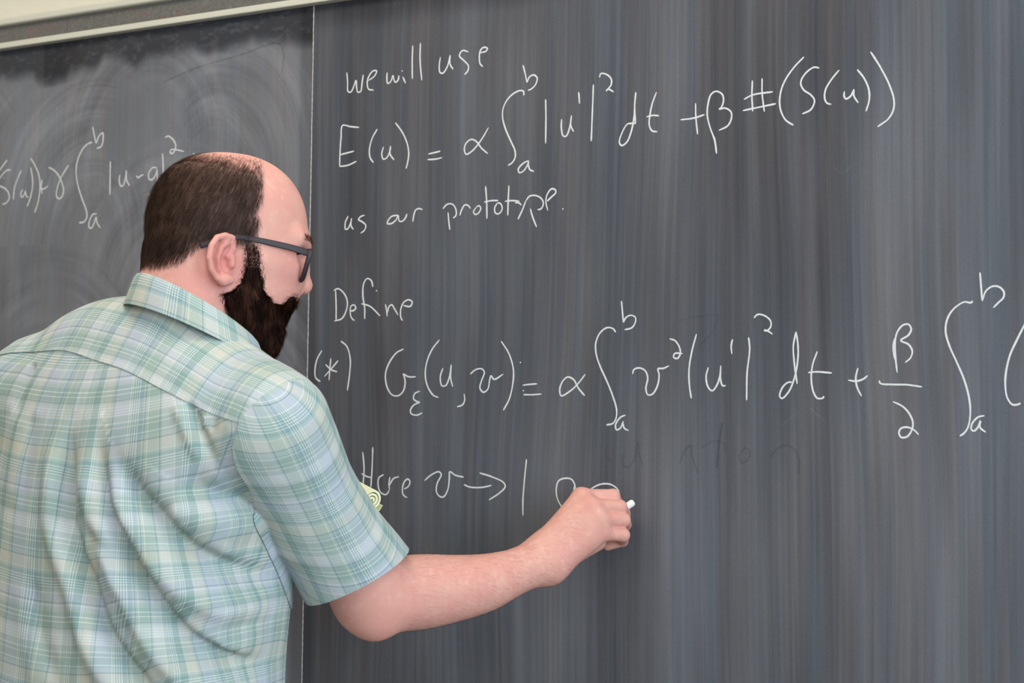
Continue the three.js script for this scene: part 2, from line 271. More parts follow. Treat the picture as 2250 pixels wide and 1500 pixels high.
function writing(label, lines, width = 0.0035, mat = chalkFull) {   // strokes that touch or nearly touch form one letter or sign
  const line = new THREE.Group(); line.name = 'chalk_writing'; line.userData.label = label; board.add(line); baseOf.set(line, baseOf.get(board));
  const marks = [];
  for (const [key, text] of lines) { const [ox, oy, s] = CROP[key]; for (const stroke of text.split(';')) {
    const pts = stroke.trim().split(/\s+/).map((q) => { const [x, y] = q.split(',').map(Number), w = onZ(ox + x / s, oy + y / s, 0); return [w.x, w.y]; });
    let m = { pts: [...pts], geo: [ridge(pts, width)] };
    for (let i = marks.length - 1; i >= 0; i--) if (marks[i].pts.some(([a, b]) => m.pts.some(([c, d]) => Math.hypot(a - c, b - d) < 0.011))) { m = { pts: [...m.pts, ...marks[i].pts], geo: [...marks[i].geo, ...m.geo] }; marks.splice(i, 1); }
    marks.push(m); } }
  for (const m of marks) part('chalk_mark', mergeGeometries(m.geo), mat, line).castShadow = false;
}
writing('white chalk words "we will use"', [['A', `195,310 200,370 203,440 222,445 245,400 258,365 262,410 270,445 290,440 300,380 308,325;
 345,365 385,335 400,300 375,300 345,340 335,390 345,425 380,432; 472,310 470,350 475,385 495,375 512,330 518,360 530,378 548,360 552,330; 580,340 590,365 598,385; 572,298;
 648,125 644,230 645,355; 700,108 698,230 710,365; 838,205 830,260 835,310 855,315 885,270 905,190; 905,190 903,250 925,290;
 1030,170 990,160 968,195 1000,230 1030,265 1025,300 1003,325; 1105,175 1150,165 1160,145 1135,138 1112,160 1105,210 1110,250 1130,272`]]);
writing('white chalk formula for E of u with an integral from a to b and beta times number of S of u', [['A', `280,688 220,682 165,675 155,760 148,870 145,955; 150,875 200,862 245,850; 145,955 200,948 262,920; 405,698 370,760 350,840 355,895 378,930;
 447,820 435,870 445,905 470,895 492,845 495,815; 495,815 492,870 520,912; 528,655 575,720 610,800 620,870 612,930 602,970; 755,870 800,860 838,850; 750,908 800,906 850,895;
 1168,688 1120,770 1060,845 1015,872 1002,840 1015,795 1050,770 1085,785 1120,830 1163,868; 1410,468 1408,440 1385,435 1340,455 1295,500 1268,560 1265,620 1285,700 1320,780 1350,850 1350,895 1330,930 1302,948;
 1405,260 1420,320 1432,380; 1432,380 1450,340 1480,328 1502,350 1490,395 1460,425 1438,433; 1445,915 1405,935 1372,975 1380,998 1410,985 1440,935 1445,920; 1440,930 1450,975 1480,990;
 1560,495 1562,600 1560,798; 1670,630 1668,690 1680,745 1700,748 1725,690 1738,605; 1738,605 1732,670 1752,718; 1787,445 1790,480 1793,525; 1888,393 1882,560 1873,783;
 1930,345 1940,318 1980,325 2010,355 2010,395 1980,432 1975,438 1990,425 2028,445`],
['B', `148,445 140,540 145,660; 150,660 120,660 90,665 55,720 35,790 50,812 85,790 115,720 135,620 140,540; 290,445 262,520 245,600 240,670 258,710 295,718; 222,615 265,605 308,608;
 455,635 540,625 620,600; 558,520 560,620 572,735; 702,868 690,780 655,680 638,600 645,520 665,460 700,440 740,460 750,500 735,550 722,562 760,555 800,580 805,620 780,675 718,708; 702,868 695,810 686,750;
 948,365 945,470 950,578; 1015,350 1015,450 1030,580; 890,495 950,465 1090,443; 883,572 980,552 1110,525; 1303,203 1230,280 1165,380 1138,470 1140,560 1175,635 1230,673;
 1408,280 1370,275 1310,320 1280,380 1300,430 1350,465 1375,505 1350,565 1290,595; 1545,293 1490,360 1450,430 1445,490 1460,520 1490,530; 1580,440 1578,475 1592,492 1625,470 1645,425; 1645,425 1645,470 1675,520;
 1668,290 1715,350 1748,430 1750,500 1728,578; 1760,168 1830,280 1890,400 1920,500 1915,570 1880,630 1808,683`]]);
writing('white chalk words "as our prototype."', [['A', `205,1295 185,1340 185,1385 200,1385 222,1340 228,1310; 225,1320 225,1365 240,1388; 318,1290 290,1300 275,1320 300,1335 325,1360 315,1395 290,1413;
 548,1290 500,1300 472,1345 500,1348 535,1320 548,1290 555,1330 575,1332 598,1308 608,1280; 648,1335 655,1290 668,1255 690,1245 715,1252; 855,1245 885,1215 920,1215 942,1245 945,1290 925,1310; 890,1270 895,1330 902,1390;
 970,1292 985,1250 1005,1220 1025,1222 1045,1245; 1085,1235 1065,1265 1075,1285 1100,1275 1115,1240 1100,1225 1085,1235; 1148,1090 1155,1200 1157,1315; 1138,1200 1190,1190 1235,1190;
 1230,1205 1210,1240 1215,1275 1240,1280 1262,1245 1250,1210 1230,1205; 1308,1085 1303,1190 1300,1292; 1280,1195 1330,1190 1380,1195; 1350,1205 1375,1205 1395,1222; 1425,1190 1400,1255 1370,1318;
 1425,1190 1450,1160 1490,1155 1530,1175 1545,1210 1530,1245 1505,1252; 1455,1245 1470,1300 1498,1372; 1570,1195 1600,1165 1630,1135 1625,1115 1600,1110 1570,1150 1562,1200 1575,1258; 1675,1245`]]);
writing('white chalk word "Define"', [['C', `175,150 178,230 178,320; 165,150 190,140 225,170 242,215 235,265 210,310 168,323; 255,265 275,265 290,250 280,232 262,240 258,275 265,305 283,322;
 387,130 378,95 355,82 335,110 330,180 340,250 340,312; 322,225 370,240 428,295; 405,150; 458,228 465,265 468,298; 468,280 480,240 495,232 510,255 530,290; 560,235 600,240 610,215 590,203 560,220 545,260 545,300 555,322`]]);
writing('white chalk formula marked with a star for G of u and v', [['C', `98,490 70,540 58,600 62,645 88,668; 148,535 142,600 138,660; 118,570 150,600 185,612; 190,548 150,595 112,638; 205,437 240,470 258,540 255,620 242,718;
 562,482 520,505 475,570 458,630 468,700 495,742 530,748 560,720 570,670 562,630 558,622; 558,622 590,640 632,640; 655,722 625,735 618,765 640,782 652,785 620,800 600,830 605,850 635,858 668,845;
 765,430 720,490 690,570 685,640 700,700 730,745 760,758; 785,590 770,640 778,690 800,690 822,640 832,570; 832,570 828,640 840,697; 905,735 908,775 895,800 865,810;
 940,625 970,600 1005,595 1020,615 1005,660 995,705 1015,728 1040,710 1050,660 1058,635 1075,655 1128,625; 1115,437 1160,510 1185,600 1180,690 1160,770 1128,830; 1222,557; 1239,717; 1238,688 1280,683 1320,680; 1242,742 1295,742 1345,738`],
['D', `260,725 200,800 140,850 100,868 90,830 105,780 140,745 180,760 215,820 255,868; 460,450 440,425 400,420 355,455 328,520 330,590 355,670 400,770 440,870 465,960 460,1020 440,1050 398,1060;
 497,243 503,310 510,385; 510,385 525,355 555,338 588,350 588,385 565,420 518,432; 525,995 490,1010 458,1060 465,1092 490,1080 510,1035; 505,1040 515,1080 545,1098;
 570,725 580,695 620,685 655,705 670,750 658,820 670,860 700,858 735,800 745,730 738,690 770,688 812,670; 815,492 850,505 878,545 885,590 865,622 842,615 848,590 900,590; 992,460 960,580 942,700 945,800 957,885;
 1070,680 1055,740 1068,810 1095,835 1125,800 1145,740 1152,668; 1152,668 1150,760 1165,802 1185,800; 1230,495 1220,540 1225,593; 1335,482 1342,560 1325,720 1322,898; 1370,355 1395,332 1440,340 1480,375 1480,415 1455,440 1437,435 1460,440 1493,463;
 1648,445 1630,540 1635,640 1655,790; 1648,445 1660,530 1660,620 1640,740 1600,840 1555,885 1540,870 1560,810 1595,780 1620,778; 1788,575 1758,660 1748,760 1765,850 1790,885 1828,880 1828,870; 1728,715 1780,710 1885,718`],
['E', `558,937 620,945 670,930 705,903; 632,845 615,920 625,990 658,1058; 925,882 912,760 910,640 930,570 970,525 1010,520 1030,555 1010,600 952,640 1010,670 1038,720 1025,770 985,805; 908,625 895,690 905,780;
 790,940 800,962 880,970 1000,972 1112,988; 893,1098 960,1130 1010,1180 1042,1250 1035,1310 1000,1360 955,1365 938,1330 955,1298 1000,1290 1050,1310 1087,1347;
 1492,345 1475,358 1430,352 1370,385 1320,440 1292,510 1290,590 1320,690 1370,800 1425,930 1465,1080 1472,1200 1455,1290 1425,1335 1395,1355; 1545,130 1553,230 1562,345; 1562,345 1590,270 1640,235 1690,240 1725,280 1720,320 1685,355 1645,395;
 1580,1203 1530,1215 1485,1265 1480,1305 1500,1318 1530,1290 1550,1240 1545,1290 1588,1328; 1930,410 1895,490 1830,620 1770,750 1740,880 1735,980 1750,1070 1785,1118 1820,1122 1850,1110`]]);
writing('white chalk words "Here v to 1 as" still being written', [['G', `330,35 338,140 332,240; 392,5 388,130 380,255; 322,168 350,185 385,195; 460,175 430,195 425,240 440,285 475,298 495,270; 498,190 492,230 495,270; 495,240 520,200 555,188; 585,265 610,250 622,220 610,203 590,215 575,260 580,300 605,318;
 712,212 750,180 800,158 815,175 790,230 785,280 805,310 830,312 855,270 865,200 868,158 900,178 955,192; 955,237 990,252 1060,255 1127,242; 1052,165 1130,190 1200,225 1210,250 1180,285 1110,332; 1342,80 1330,200 1320,330 1320,428;
 1600,420 1562,378 1535,330 1525,270 1540,215 1580,198 1620,205 1640,240 1640,280 1628,310; 1638,245 1634,275 1630,305; 1720,290 1745,262 1790,238 1840,232 1880,245 1910,275 1910,295`]]);
writing('soft white chalk formula with gamma and an integral of u minus g squared', [['F', `80,545 30,610 -40,710; 118,655 80,655 30,700 -10,760 -30,800 -10,820 60,855 98,910 100,960 70,1005 28,1022; 40,735; 232,655 190,750 155,860 145,970; 250,860 225,905 235,945 260,920 278,870; 276,880 285,930 305,950;
 330,625 350,730 350,840 325,960 293,1045; 332,525 380,610 420,710 432,830 415,980 375,1112; 430,855 475,855 520,825; 455,755 445,830 455,910; 525,625 580,655 630,710 670,800 685,880 665,945 630,960 608,930 615,860 650,750 695,670 740,600;
 995,355 950,370 890,430 845,520 822,620 822,720 845,840 890,980 930,1090 935,1160 905,1210 852,1220; 997,185 1015,280 1035,370; 1035,370 1065,290 1105,255 1110,320 1090,400 1040,420; 1040,1125 1000,1130 960,1210 960,1270 985,1275 1015,1220 1035,1160 1045,1220 1080,1275;
 1188,560 1185,700 1182,920; 1290,705 1283,770 1300,825 1325,820 1350,740 1360,655; 1360,655 1362,760 1395,825; 1465,715 1490,735 1515,715 1545,705; 1690,630 1640,630 1600,690 1605,750 1640,755 1680,690 1690,640; 1690,640 1690,780 1675,870 1640,910 1595,912;
 1748,475 1755,600 1755,725 1755,800; 1775,305 1810,290 1855,320 1888,380 1885,430 1855,475 1830,465 1840,435 1890,435 1980,455; 2083,470 2083,485`]], 0.0046, chalkSoft);
{ const g = []; for (let y = 0.95; y < 2.155; y += 0.012) g.push(ridge([[0.0004 * (hash(y * 999 | 0, 1) - 0.5), y], [0.0004 * (hash(y * 999 | 0, 2) - 0.5), y + 0.0125]], 0.0026)); part('chalk_dust_joint', mergeGeometries(g), chalkSoft, board, 'vertical joint between the slate panels filled with chalk dust'); }
console.log('board done');

// ---------- the person ----------
const person = thing('person', 'bearded balding man in a green plaid short-sleeved shirt writing on the chalkboard', 'person', V(0.16, 0, 0.53));
const skinMat = new THREE.MeshPhysicalMaterial({ vertexColors: true, roughness: 0.52, specularIntensity: 0.45 });

// head frame: x forward, y up, z to the man's right
const HC = P(480, 577, 1.87), HEAD_YAW = 24 * RAD;
const hf = r0.clone().multiplyScalar(Math.cos(HEAD_YAW)).addScaledVector(V(camF.x, 0, camF.z).normalize(), Math.sin(HEAD_YAW)).normalize();
const hr = hf.clone().cross(V(0, 1, 0)).normalize();
const toHead = (x, y, z) => { const a = x - HC.x, b = y - HC.y, c = z - HC.z; return [a * hf.x + c * hf.z, b, a * hr.x + c * hr.z]; };
const fromHead = (x, y, z) => V(HC.x + hf.x * x + hr.x * z, HC.y + y, HC.z + hf.z * x + hr.z * z);
const H = (cx, cy, z = 0) => {                            // point of the head photo detail lying on the head's plane z
  const d = pxDir(280 + cx / 3, 300 + cy / 3), o = fromHead(0, 0, z), t = (o.clone().sub(EYE)).dot(hr) / d.dot(hr), q = EYE.clone().addScaledVector(d, t), l = toHead(q.x, q.y, q.z);
  return V(l[0], l[1], z);
};
const neckBase = V(0.185, 1.54, 0.545), nb = toHead(neckBase.x, neckBase.y, neckBase.z), neckLow = V(...nb), neckTop = V(-0.028, -0.015, 0.0);
// ear: rim, inner ridge, lobe, tragus
const EZ = 0.086;
const earRim = [[694, 735, 0.078], [696, 668, 0.080], [645, 650, 0.085], [590, 665, 0.090], [553, 722, 0.094], [539, 800, 0.096], [552, 872, 0.094], [585, 925, 0.090], [632, 958, 0.086]].map(([a, b, z]) => H(a, b, z));
const earRidge = [[655, 700, 0.083], [618, 735, 0.086], [600, 800, 0.087], [612, 865, 0.086], [645, 905, 0.084]].map(([a, b, z]) => H(a, b, z));
const earLobe = [H(640, 945, 0.085), H(672, 945, 0.081)], earC = H(628, 800, 0.083), tragus = [H(690, 800, 0.079), H(688, 845, 0.079)], crus = [H(690, 745, 0.078), H(655, 790, 0.081)], canal = H(664, 815, 0.082);
const helix = (x, y, z, pts, ra, rb) => { let d = 1; for (let i = 0; i + 1 < pts.length; i++) d = Math.min(d, cone(x, y, z, pts[i], pts[i + 1], mix(ra, rb, i / pts.length), mix(ra, rb, (i + 1) / pts.length))); return d; };
function earSdf(x, y, z) {
  let d = ellip(x, y, z - (x - earC.x) * -0.38, [earC.x, earC.y, 0.0770], 0.0160, 0.0285, 0.0048);       // the thin shell, standing off the head at its rear
  d = smin(d, helix(x, y, z, earRim, 0.0037, 0.0042), 0.007);
  d = smin(d, helix(x, y, z, earRidge, 0.0032, 0.0030), 0.008);
  d = smin(d, cone(x, y, z, earLobe[0], earLobe[1], 0.0068, 0.0062), 0.006);
  d = smax(d, -ellip(x, y, z, [canal.x - 0.003, canal.y - 0.004, 0.086], 0.0085, 0.0125, 0.0100), 0.003);
  d = smax(d, -ellip(x, y, z, [canal.x + 0.002, canal.y, 0.076], 0.0040, 0.0062, 0.013), 0.002);
  d = smin(d, cone(x, y, z, tragus[0], tragus[1], 0.0038, 0.0042), 0.007);
  d = smin(d, cone(x, y, z, crus[0], crus[1], 0.0022, 0.0016), 0.006);
  return d;
}
const pw = (v) => Math.pow(Math.abs(v), 2.3);
function skullSdf(x, y, z) {
  const a = x > 0.01 ? 0.1075 : 0.0995, b = y > 0.04 ? 0.1055 : 0.115, c = 0.0785 * (1 - 0.16 * sstep(0.02, 0.115, x)) * (1 - 0.10 * sstep(0.07, 0.15, y));
  const e = pw((x - 0.01) / a) + pw((y - 0.04) / b) + pw(z / c); return (Math.pow(e, 1 / 2.3) - 1) * 0.085;
}
function headSdf(x, y, zz, bare) {                              // head frame
  const z = Math.abs(zz);
  let d = skullSdf(x, y, zz);
  d = smin(d, ellip(x, y, z, [0.056, -0.008, 0], 0.051, 0.060, 0.060), 0.03);
  d = smin(d, ellip(x, y, z, [0.038, -0.05, 0], 0.050, 0.05, 0.058), 0.03);
  d = smin(d, cone(x, y, z, V(0.082, -0.004, 0.044), V(0.035, 0.0, 0.060), 0.015, 0.014), 0.018);
  d = smin(d, cone(x, y, z, V(0.012, -0.06, 0.052), V(0.060, -0.088, 0.012), 0.018, 0.018), 0.02);
  d = smin(d, cone(x, y, z, V(0.1065, 0.031, 0.010), V(0.092, 0.034, 0.042), 0.0125, 0.012), 0.014);
  d = smax(d, -ellip(x, y, z, [0.114, 0.009, 0.043], 0.023, 0.0118, 0.024), 0.012);
  d = smin(d, cone(x, y, z, V(0.0795, 0.0095, 0.034), V(0.080, 0.0095, 0.034), 0.0136, 0.0136), 0.006);
  d = smin(d, cone(x, y, z, V(0.1075, 0.018, 0), V(0.1165, -0.024, 0), 0.0075, 0.0098), 0.010);
  d = smin(d, cone(x, y, z, V(0.1165, -0.0255, 0), V(0.1155, -0.027, 0.003), 0.0098, 0.0095), 0.006);
  d = smin(d, cone(x, y, z, V(0.1045, -0.031, 0.0115), V(0.101, -0.030, 0.0135), 0.0078, 0.0062), 0.006);
  d = smax(d, -ellip(x, y, z, [0.1095, -0.039, 0.0075], 0.0052, 0.005, 0.0036), 0.003);
  d = smin(d, cone(x, y, z, V(0.085, -0.058, 0), V(0.078, -0.058, 0.018), 0.0105, 0.008), 0.010);
  if (bare) return d;
  if (zz > 0.03 && Math.abs(x) < 0.06 && Math.abs(y) < 0.06) d = smin(d, earSdf(x, y, zz), 0.005);
  else if (zz < -0.03 && Math.abs(x) < 0.06 && Math.abs(y) < 0.06) d = smin(d, earSdf(x, y, -zz), 0.005);
  return d;
}
const neckSdf = (x, y, z) => {                            // head frame
  let d = cone(x, y, z, neckTop, neckLow, 0.065, 0.072);
  d = smin(d, ellip(x, y, z, [-0.043, -0.008, 0.012], 0.044, 0.05, 0.052), 0.03);
  return d;
};
// right arm and hand (world)
const ARM = { S: V(0.372, 1.468, 0.552), S2: V(0.352, 1.455, 0.560), A: P(705, 1130, 1.79), E: P(818, 1309, 1.86), F1: P(930, 1299, 1.905), F2: P(1060, 1281, 1.95), F3: P(1148, 1249, 1.985), Wt: P(1194, 1213, 2.005), Wb: P(1208, 1244, 2.0) };
ARM.M = ARM.S2.clone().lerp(ARM.E, 0.5).add(V(-0.006, 0.004, 0));
const finger = (pts, r) => pts.map(([a, b, c], i) => [P(a, b, c), r[i]]);
const FINGERS = [
  finger([[1277, 1091, 2.03], [1347, 1089, 2.048], [1357, 1106, 2.083], [1340, 1124, 2.092]], [0.0112, 0.0098, 0.0085, 0.0075]),
  finger([[1297, 1112, 2.013], [1362, 1114, 2.040], [1371, 1126, 2.078], [1350, 1140, 2.088]], [0.0118, 0.0103, 0.0088, 0.0076]),
  finger([[1314, 1140, 2.008], [1370, 1142, 2.036], [1374, 1152, 2.072], [1345, 1160, 2.08]], [0.0113, 0.0100, 0.0086, 0.0075]),
  finger([[1323, 1170, 2.012], [1369, 1175, 2.030], [1368, 1188, 2.058], [1335, 1199, 2.062]], [0.0106, 0.0096, 0.0080, 0.0070]),
];
const THUMB = finger([[1235, 1160, 2.045], [1285, 1140, 2.083], [1342, 1133, 2.093], [1374, 1129, 2.088]], [0.016, 0.0115, 0.0095, 0.0080]);
const HYPO = finger([[1222, 1238, 2.022], [1312, 1189, 2.036]], [0.0150, 0.0135]);
const PALM = P(1290, 1150, 2.035);
const chain = (pts, n) => { const c = new THREE.CatmullRomCurve3(pts.map((p) => p[0]), false, 'centripetal'), r = spline(pts.map((p, i) => [i / (pts.length - 1), p[1]])), out = []; for (let i = 0; i <= n; i++) out.push([c.getPoint(i / n), r(i / n)]); return out; };
const tube = (x, y, z, c) => { let d = 9; for (let i = 0; i + 1 < c.length; i++) d = Math.min(d, cone(x, y, z, c[i][0], c[i + 1][0], c[i][1], c[i + 1][1])); return d; };
const UPPER = [[ARM.S2, 0.048], [ARM.M, 0.046], [ARM.E, 0.0500]], LOWER = chain([[ARM.E, 0.0495], [P(875, 1304, 1.88), 0.0495], [ARM.F1, 0.0495], [P(995, 1292, 1.928), 0.0450], [ARM.F2, 0.0398], [P(1105, 1266, 1.968), 0.0345], [ARM.F3, 0.0300], [P(1196, 1228, 2.002), 0.0265]], 26), TIP = P(826, 1368, 1.845);
function armSdf(x, y, z) {
  let d = smin(tube(x, y, z, UPPER), tube(x, y, z, LOWER), 0.016);
  d = smin(d, Math.hypot(x - TIP.x, y - TIP.y, z - TIP.z) - 0.0135, 0.03);
  d = smin(d, cone(x, y, z, ARM.F3, ARM.Wt, 0.0240, 0.0200), 0.012);
  d = smin(d, cone(x, y, z, ARM.F3, ARM.Wb, 0.0250, 0.0190), 0.012);
  if (d > 0.25) return d;
  let h = smin(cone(x, y, z, ARM.Wt, FINGERS[0][0][0], 0.0200, 0.0135), cone(x, y, z, ARM.Wt, FINGERS[1][0][0], 0.0205, 0.0135), 0.02);
  h = smin(h, cone(x, y, z, ARM.Wb, FINGERS[2][0][0], 0.0190, 0.0135), 0.02);
  h = smin(h, cone(x, y, z, ARM.Wb, FINGERS[3][0][0], 0.0190, 0.0125), 0.02);
  h = smin(h, cone(x, y, z, HYPO[0][0], HYPO[1][0], HYPO[0][1], HYPO[1][1]), 0.015);
  h = smin(h, cone(x, y, z, THUMB[0][0], THUMB[1][0], THUMB[0][1], THUMB[1][1]), 0.018);
  h = smin(h, Math.hypot(x - PALM.x, y - PALM.y, z - PALM.z) - 0.022, 0.015);
  d = smin(d, h, 0.02);
  let f = 1;
  for (const F of FINGERS) {
    let g = cone(x, y, z, F[0][0], F[1][0], F[0][1], F[1][1]);
    g = smin(g, cone(x, y, z, F[1][0], F[2][0], F[1][1], F[2][1]), 0.003);
    g = smin(g, cone(x, y, z, F[2][0], F[3][0], F[2][1], F[3][1]), 0.003);
    f = smin(f, g, 0.0036);
  }
  let t = cone(x, y, z, THUMB[1][0], THUMB[2][0], THUMB[1][1], THUMB[2][1]); t = smin(t, cone(x, y, z, THUMB[2][0], THUMB[3][0], THUMB[2][1], THUMB[3][1]), 0.003);
  f = smin(f, t, 0.002);
  return smin(d, f, 0.007);
}
// left arm, bent across the chest and holding the pad (hidden from the front of the room)
const LS = V(-0.045, 1.496, 0.55), PAD0 = P(742, 1058, 2.05), PAD1 = P(818, 1099, 1.975), LH = PAD0.clone().lerp(PAD1, -0.75).add(V(-0.02, -0.02, 0.01)).add(V(0, -0.01, 0.0));
const LE = V(-0.07, 1.235, 0.46), LW = LE.clone().lerp(LH, 0.74);
const padDir = PAD1.clone().sub(PAD0).normalize();
const LFINGERS = [0, 1, 2, 3].map((i) => { const b = LH.clone().addScaledVector(padDir, -0.012 + 0.019 * i); return [[b.clone().add(V(-0.01, 0.006, 0.034)), 0.0105], [b.clone().add(V(0.012, 0.034, 0.020)), 0.0095], [b.clone().add(V(0.018, 0.034, -0.022)), 0.0085], [b.clone().add(V(0.0, 0.012, -0.034)), 0.0075]]; });
const LTHUMB = [[LH.clone().add(V(-0.025, -0.01, 0.015)), 0.014], [LH.clone().add(V(-0.005, -0.034, 0.004)), 0.0105], [LH.clone().add(V(0.03, -0.030, -0.012)), 0.0085]];
function leftArmSdf(x, y, z) {
  let d = cone(x, y, z, LS, LE, 0.050, 0.046); d = smin(d, cone(x, y, z, LE, LW, 0.047, 0.027), 0.02);
  for (const F of LFINGERS) d = smin(d, cone(x, y, z, LW, F[0][0], 0.021, 0.0125), 0.015);
  d = smin(d, cone(x, y, z, LW, LTHUMB[0][0], 0.02, 0.014), 0.015);
  for (const F of [...LFINGERS, LTHUMB]) for (let i = 0; i + 1 < F.length; i++) d = smin(d, cone(x, y, z, F[i][0], F[i + 1][0], F[i][1], F[i + 1][1]), 0.003);
  return d;
}
// torso stack: height -> centre x, centre z, half width left, half width right, half depth
const ST = [[0.88, 0.140, 0.535, 0.200, 0.178, 0.138], [1.05, 0.138, 0.535, 0.225, 0.186, 0.148], [1.15, 0.138, 0.535, 0.232, 0.186, 0.146], [1.25, 0.146, 0.535, 0.238, 0.188, 0.142], [1.35, 0.158, 0.538, 0.236, 0.186, 0.137], [1.43, 0.164, 0.540, 0.232, 0.206, 0.128], [1.50, 0.166, 0.540, 0.228, 0.222, 0.112], [1.57, 0.166, 0.540, 0.215, 0.215, 0.085], [1.65, 0.166, 0.540, 0.20, 0.20, 0.075]];
const stack = [1, 2, 3, 4, 5].map((k) => spline(ST.map((s) => [s[0], s[k]])));
const ridgeTop = spline([[-0.20, 1.475], [-0.16, 1.518], [-0.118, 1.557], [-0.033, 1.594], [0.033, 1.612], [0.1, 1.624], [0.16, 1.622], [0.22, 1.602], [0.27, 1.580], [0.322, 1.556], [0.35, 1.549], [0.385, 1.528], [0.412, 1.505], [0.45, 1.455]]);
function torsoSdf(x, y, z, grow = 0) {
  const cx = stack[0](y), cz = stack[1](y), a = (x < cx ? stack[2](y) : stack[3](y)) + grow, b = stack[4](y) + grow;
  const e = Math.pow(Math.pow(Math.abs((x - cx) / a), 2.6) + Math.pow(Math.abs((z - cz) / b), 2.4), 1 / 2.5);
  const side = (e - 1) * (b + 0.25 * (a - b) * Math.min(1, Math.abs(x - cx) / a));
  const dz = (z - 0.552) / 0.10, top = (y - (ridgeTop(x) + grow) + 0.035 * dz * dz) * 0.85;
  return smax(side, top, 0.06);
}
function bodySdf(x, y, z, bare) {
  const [a, b, c] = toHead(x, y, z);
  let d = torsoSdf(x, y, z, -0.030);
  d = smin(d, neckSdf(a, b, c), 0.03);
  d = smin(d, headSdf(a, b, c, bare), 0.018);
  return d;
}
const coreSdf = (x, y, z) => Math.min(Math.max(torsoSdf(x, y, z, -0.040), 0.90 - y), Math.min(leftArmSdf(x, y, z), cone(x, y, z, ARM.S2, ARM.M, 0.044, 0.042)));
const skin = rgb(221, 165, 151), skinRed = rgb(212, 132, 128), skinPale = rgb(234, 192, 178), skinFur = rgb(196, 150, 128);
function skinTone(x, y, z) {
  const n = fbm3(x * 45, y * 45, z * 45, 3), m = fbm3(x * 160, y * 160, z * 160, 8), f = noise3(x * 620, y * 620, z * 620, 12);
  let c = mix3(skin, skinRed, clamp(0.6 * (n - 0.40) + 0.3 * (m - 0.5) + 0.12));
  c = mix3(c, skinPale, clamp((m - 0.55) * 1.5)); if (f > 0.86) c = mix3(c, skinRed, 0.12);
  return c;
}
const near = (p, x, y, z, r) => Math.exp(-((p.x - x) ** 2 + (p.y - y) ** 2 + (p.z - z) ** 2) / (r * r));
const redSpots = [[fromHead(earC.x, earC.y, 0.085), 0.028, 0.8], [fromHead(0.075, -0.012, 0.05), 0.026, 0.32], [fromHead(0.115, -0.028, 0), 0.014, 0.45], [fromHead(-0.04, -0.04, 0.07), 0.035, 0.3], [P(825, 1372, 1.85), 0.045, 0.4], ...FINGERS.map((F) => [F[0][0], 0.012, 0.35]), ...FINGERS.map((F) => [F[1][0], 0.011, 0.25])];
const bodyColor = (x, y, z) => { let c = skinTone(x, y, z); for (const [p, r, a] of redSpots) c = mix3(c, skinRed, clamp(a * near(p, x, y, z, r))); return c; };
const headMesh = nets((x, y, z) => bodySdf(x, y, z, false), V(HC.x - 0.17, 1.50, HC.z - 0.16), V(HC.x + 0.17, HC.y + 0.17, HC.z + 0.17), 0.0024);
const armMesh = nets(armSdf, V(0.30, 1.16, 0.0), V(0.68, 1.50, 0.62), 0.0030);
const coreMesh = nets(coreSdf, V(-0.16, 0.86, 0.22), V(0.48, 1.62, 0.72), 0.008);
const body = part('body', mergeGeometries([geo(headMesh, null, bodyColor), geo(armMesh, null, bodyColor), geo(coreMesh, null, bodyColor)]), skinMat, person, 'light skinned head, neck and arms');
console.log('body done', headMesh.idx.length / 3, armMesh.idx.length / 3);
for (const s of [-1, 1]) {
  const e = new THREE.SphereGeometry(0.0124, 20, 14), c = fromHead(0.0840, 0.0085, 0.034 * s); e.translate(c.x, c.y, c.z);
  const eye = part('eye', e, std({ color: 0xe6ddd6, roughness: 0.25 }), person);
  const i = new THREE.SphereGeometry(0.0062, 16, 10), q = fromHead(0.0910, 0.0075, 0.034 * s); i.translate(q.x, q.y, q.z); part('iris', i, std({ color: 0x3a2a20, roughness: 0.2 }), eye);
}

// ---------- hair and beard ----------
const poly = (pts) => pts.map(([a, b]) => [a / 5000, b / 5000]);
const side = (x, y, z) => { const d = fromHead(x, y, Math.abs(z)).sub(EYE), w = d.dot(camF); return [(CX + FPX * d.dot(camR) / w - 280) * 3 / 5000, (CY - FPX * d.dot(camU) / w - 300) * 3 / 5000]; };   // side view of the head, both halves alike
const hairPoly = poly([[930, -100], [905, 160], [900, 250], [902, 330], [892, 420], [862, 475], [888, 555], [870, 625], [850, 690], [720, 690], [640, 660], [560, 690], [490, 712], [440, 780], [360, 845], [220, 868], [-60, 860], [-100, 500], [-100, -100], [500, -200]]);
const beardPoly = poly([[760, 670], [868, 680], [886, 770], [890, 880], [905, 985], [955, 1080], [1020, 1092], [1085, 1030], [1130, 1025], [1128, 1110], [1075, 1195], [1040, 1260], [1030, 1380], [990, 1470], [920, 1480], [830, 1420], [760, 1340], [690, 1220], [625, 1100], [610, 1030], [690, 1000], [745, 940], [762, 850], [762, 760]]);
function polyDist(pts, x, y) {                            // positive inside
  let d = 1, inside = false;
  for (let i = 0, j = pts.length - 1; i < pts.length; j = i++) {
    const [ax, ay] = pts[j], [bx, by] = pts[i], ex = bx - ax, ey = by - ay, t = clamp(((x - ax) * ex + (y - ay) * ey) / (ex * ex + ey * ey));
    d = Math.min(d, Math.hypot(x - ax - ex * t, y - ay - ey * t)); if ((ay > y) !== (by > y) && x < ex * (y - ay) / ey + ax) inside = !inside;
  }
  return inside ? d : -d;
}
const topThin = (x, y, z) => { const r = Math.hypot((x - 0.028) / 0.085, z / 0.056); return y > 0.06 ? sstep(0.45, 1.15, r + 0.16 * (fbm3(x * 60, y * 60, z * 60, 4) - 0.5)) : 1; };
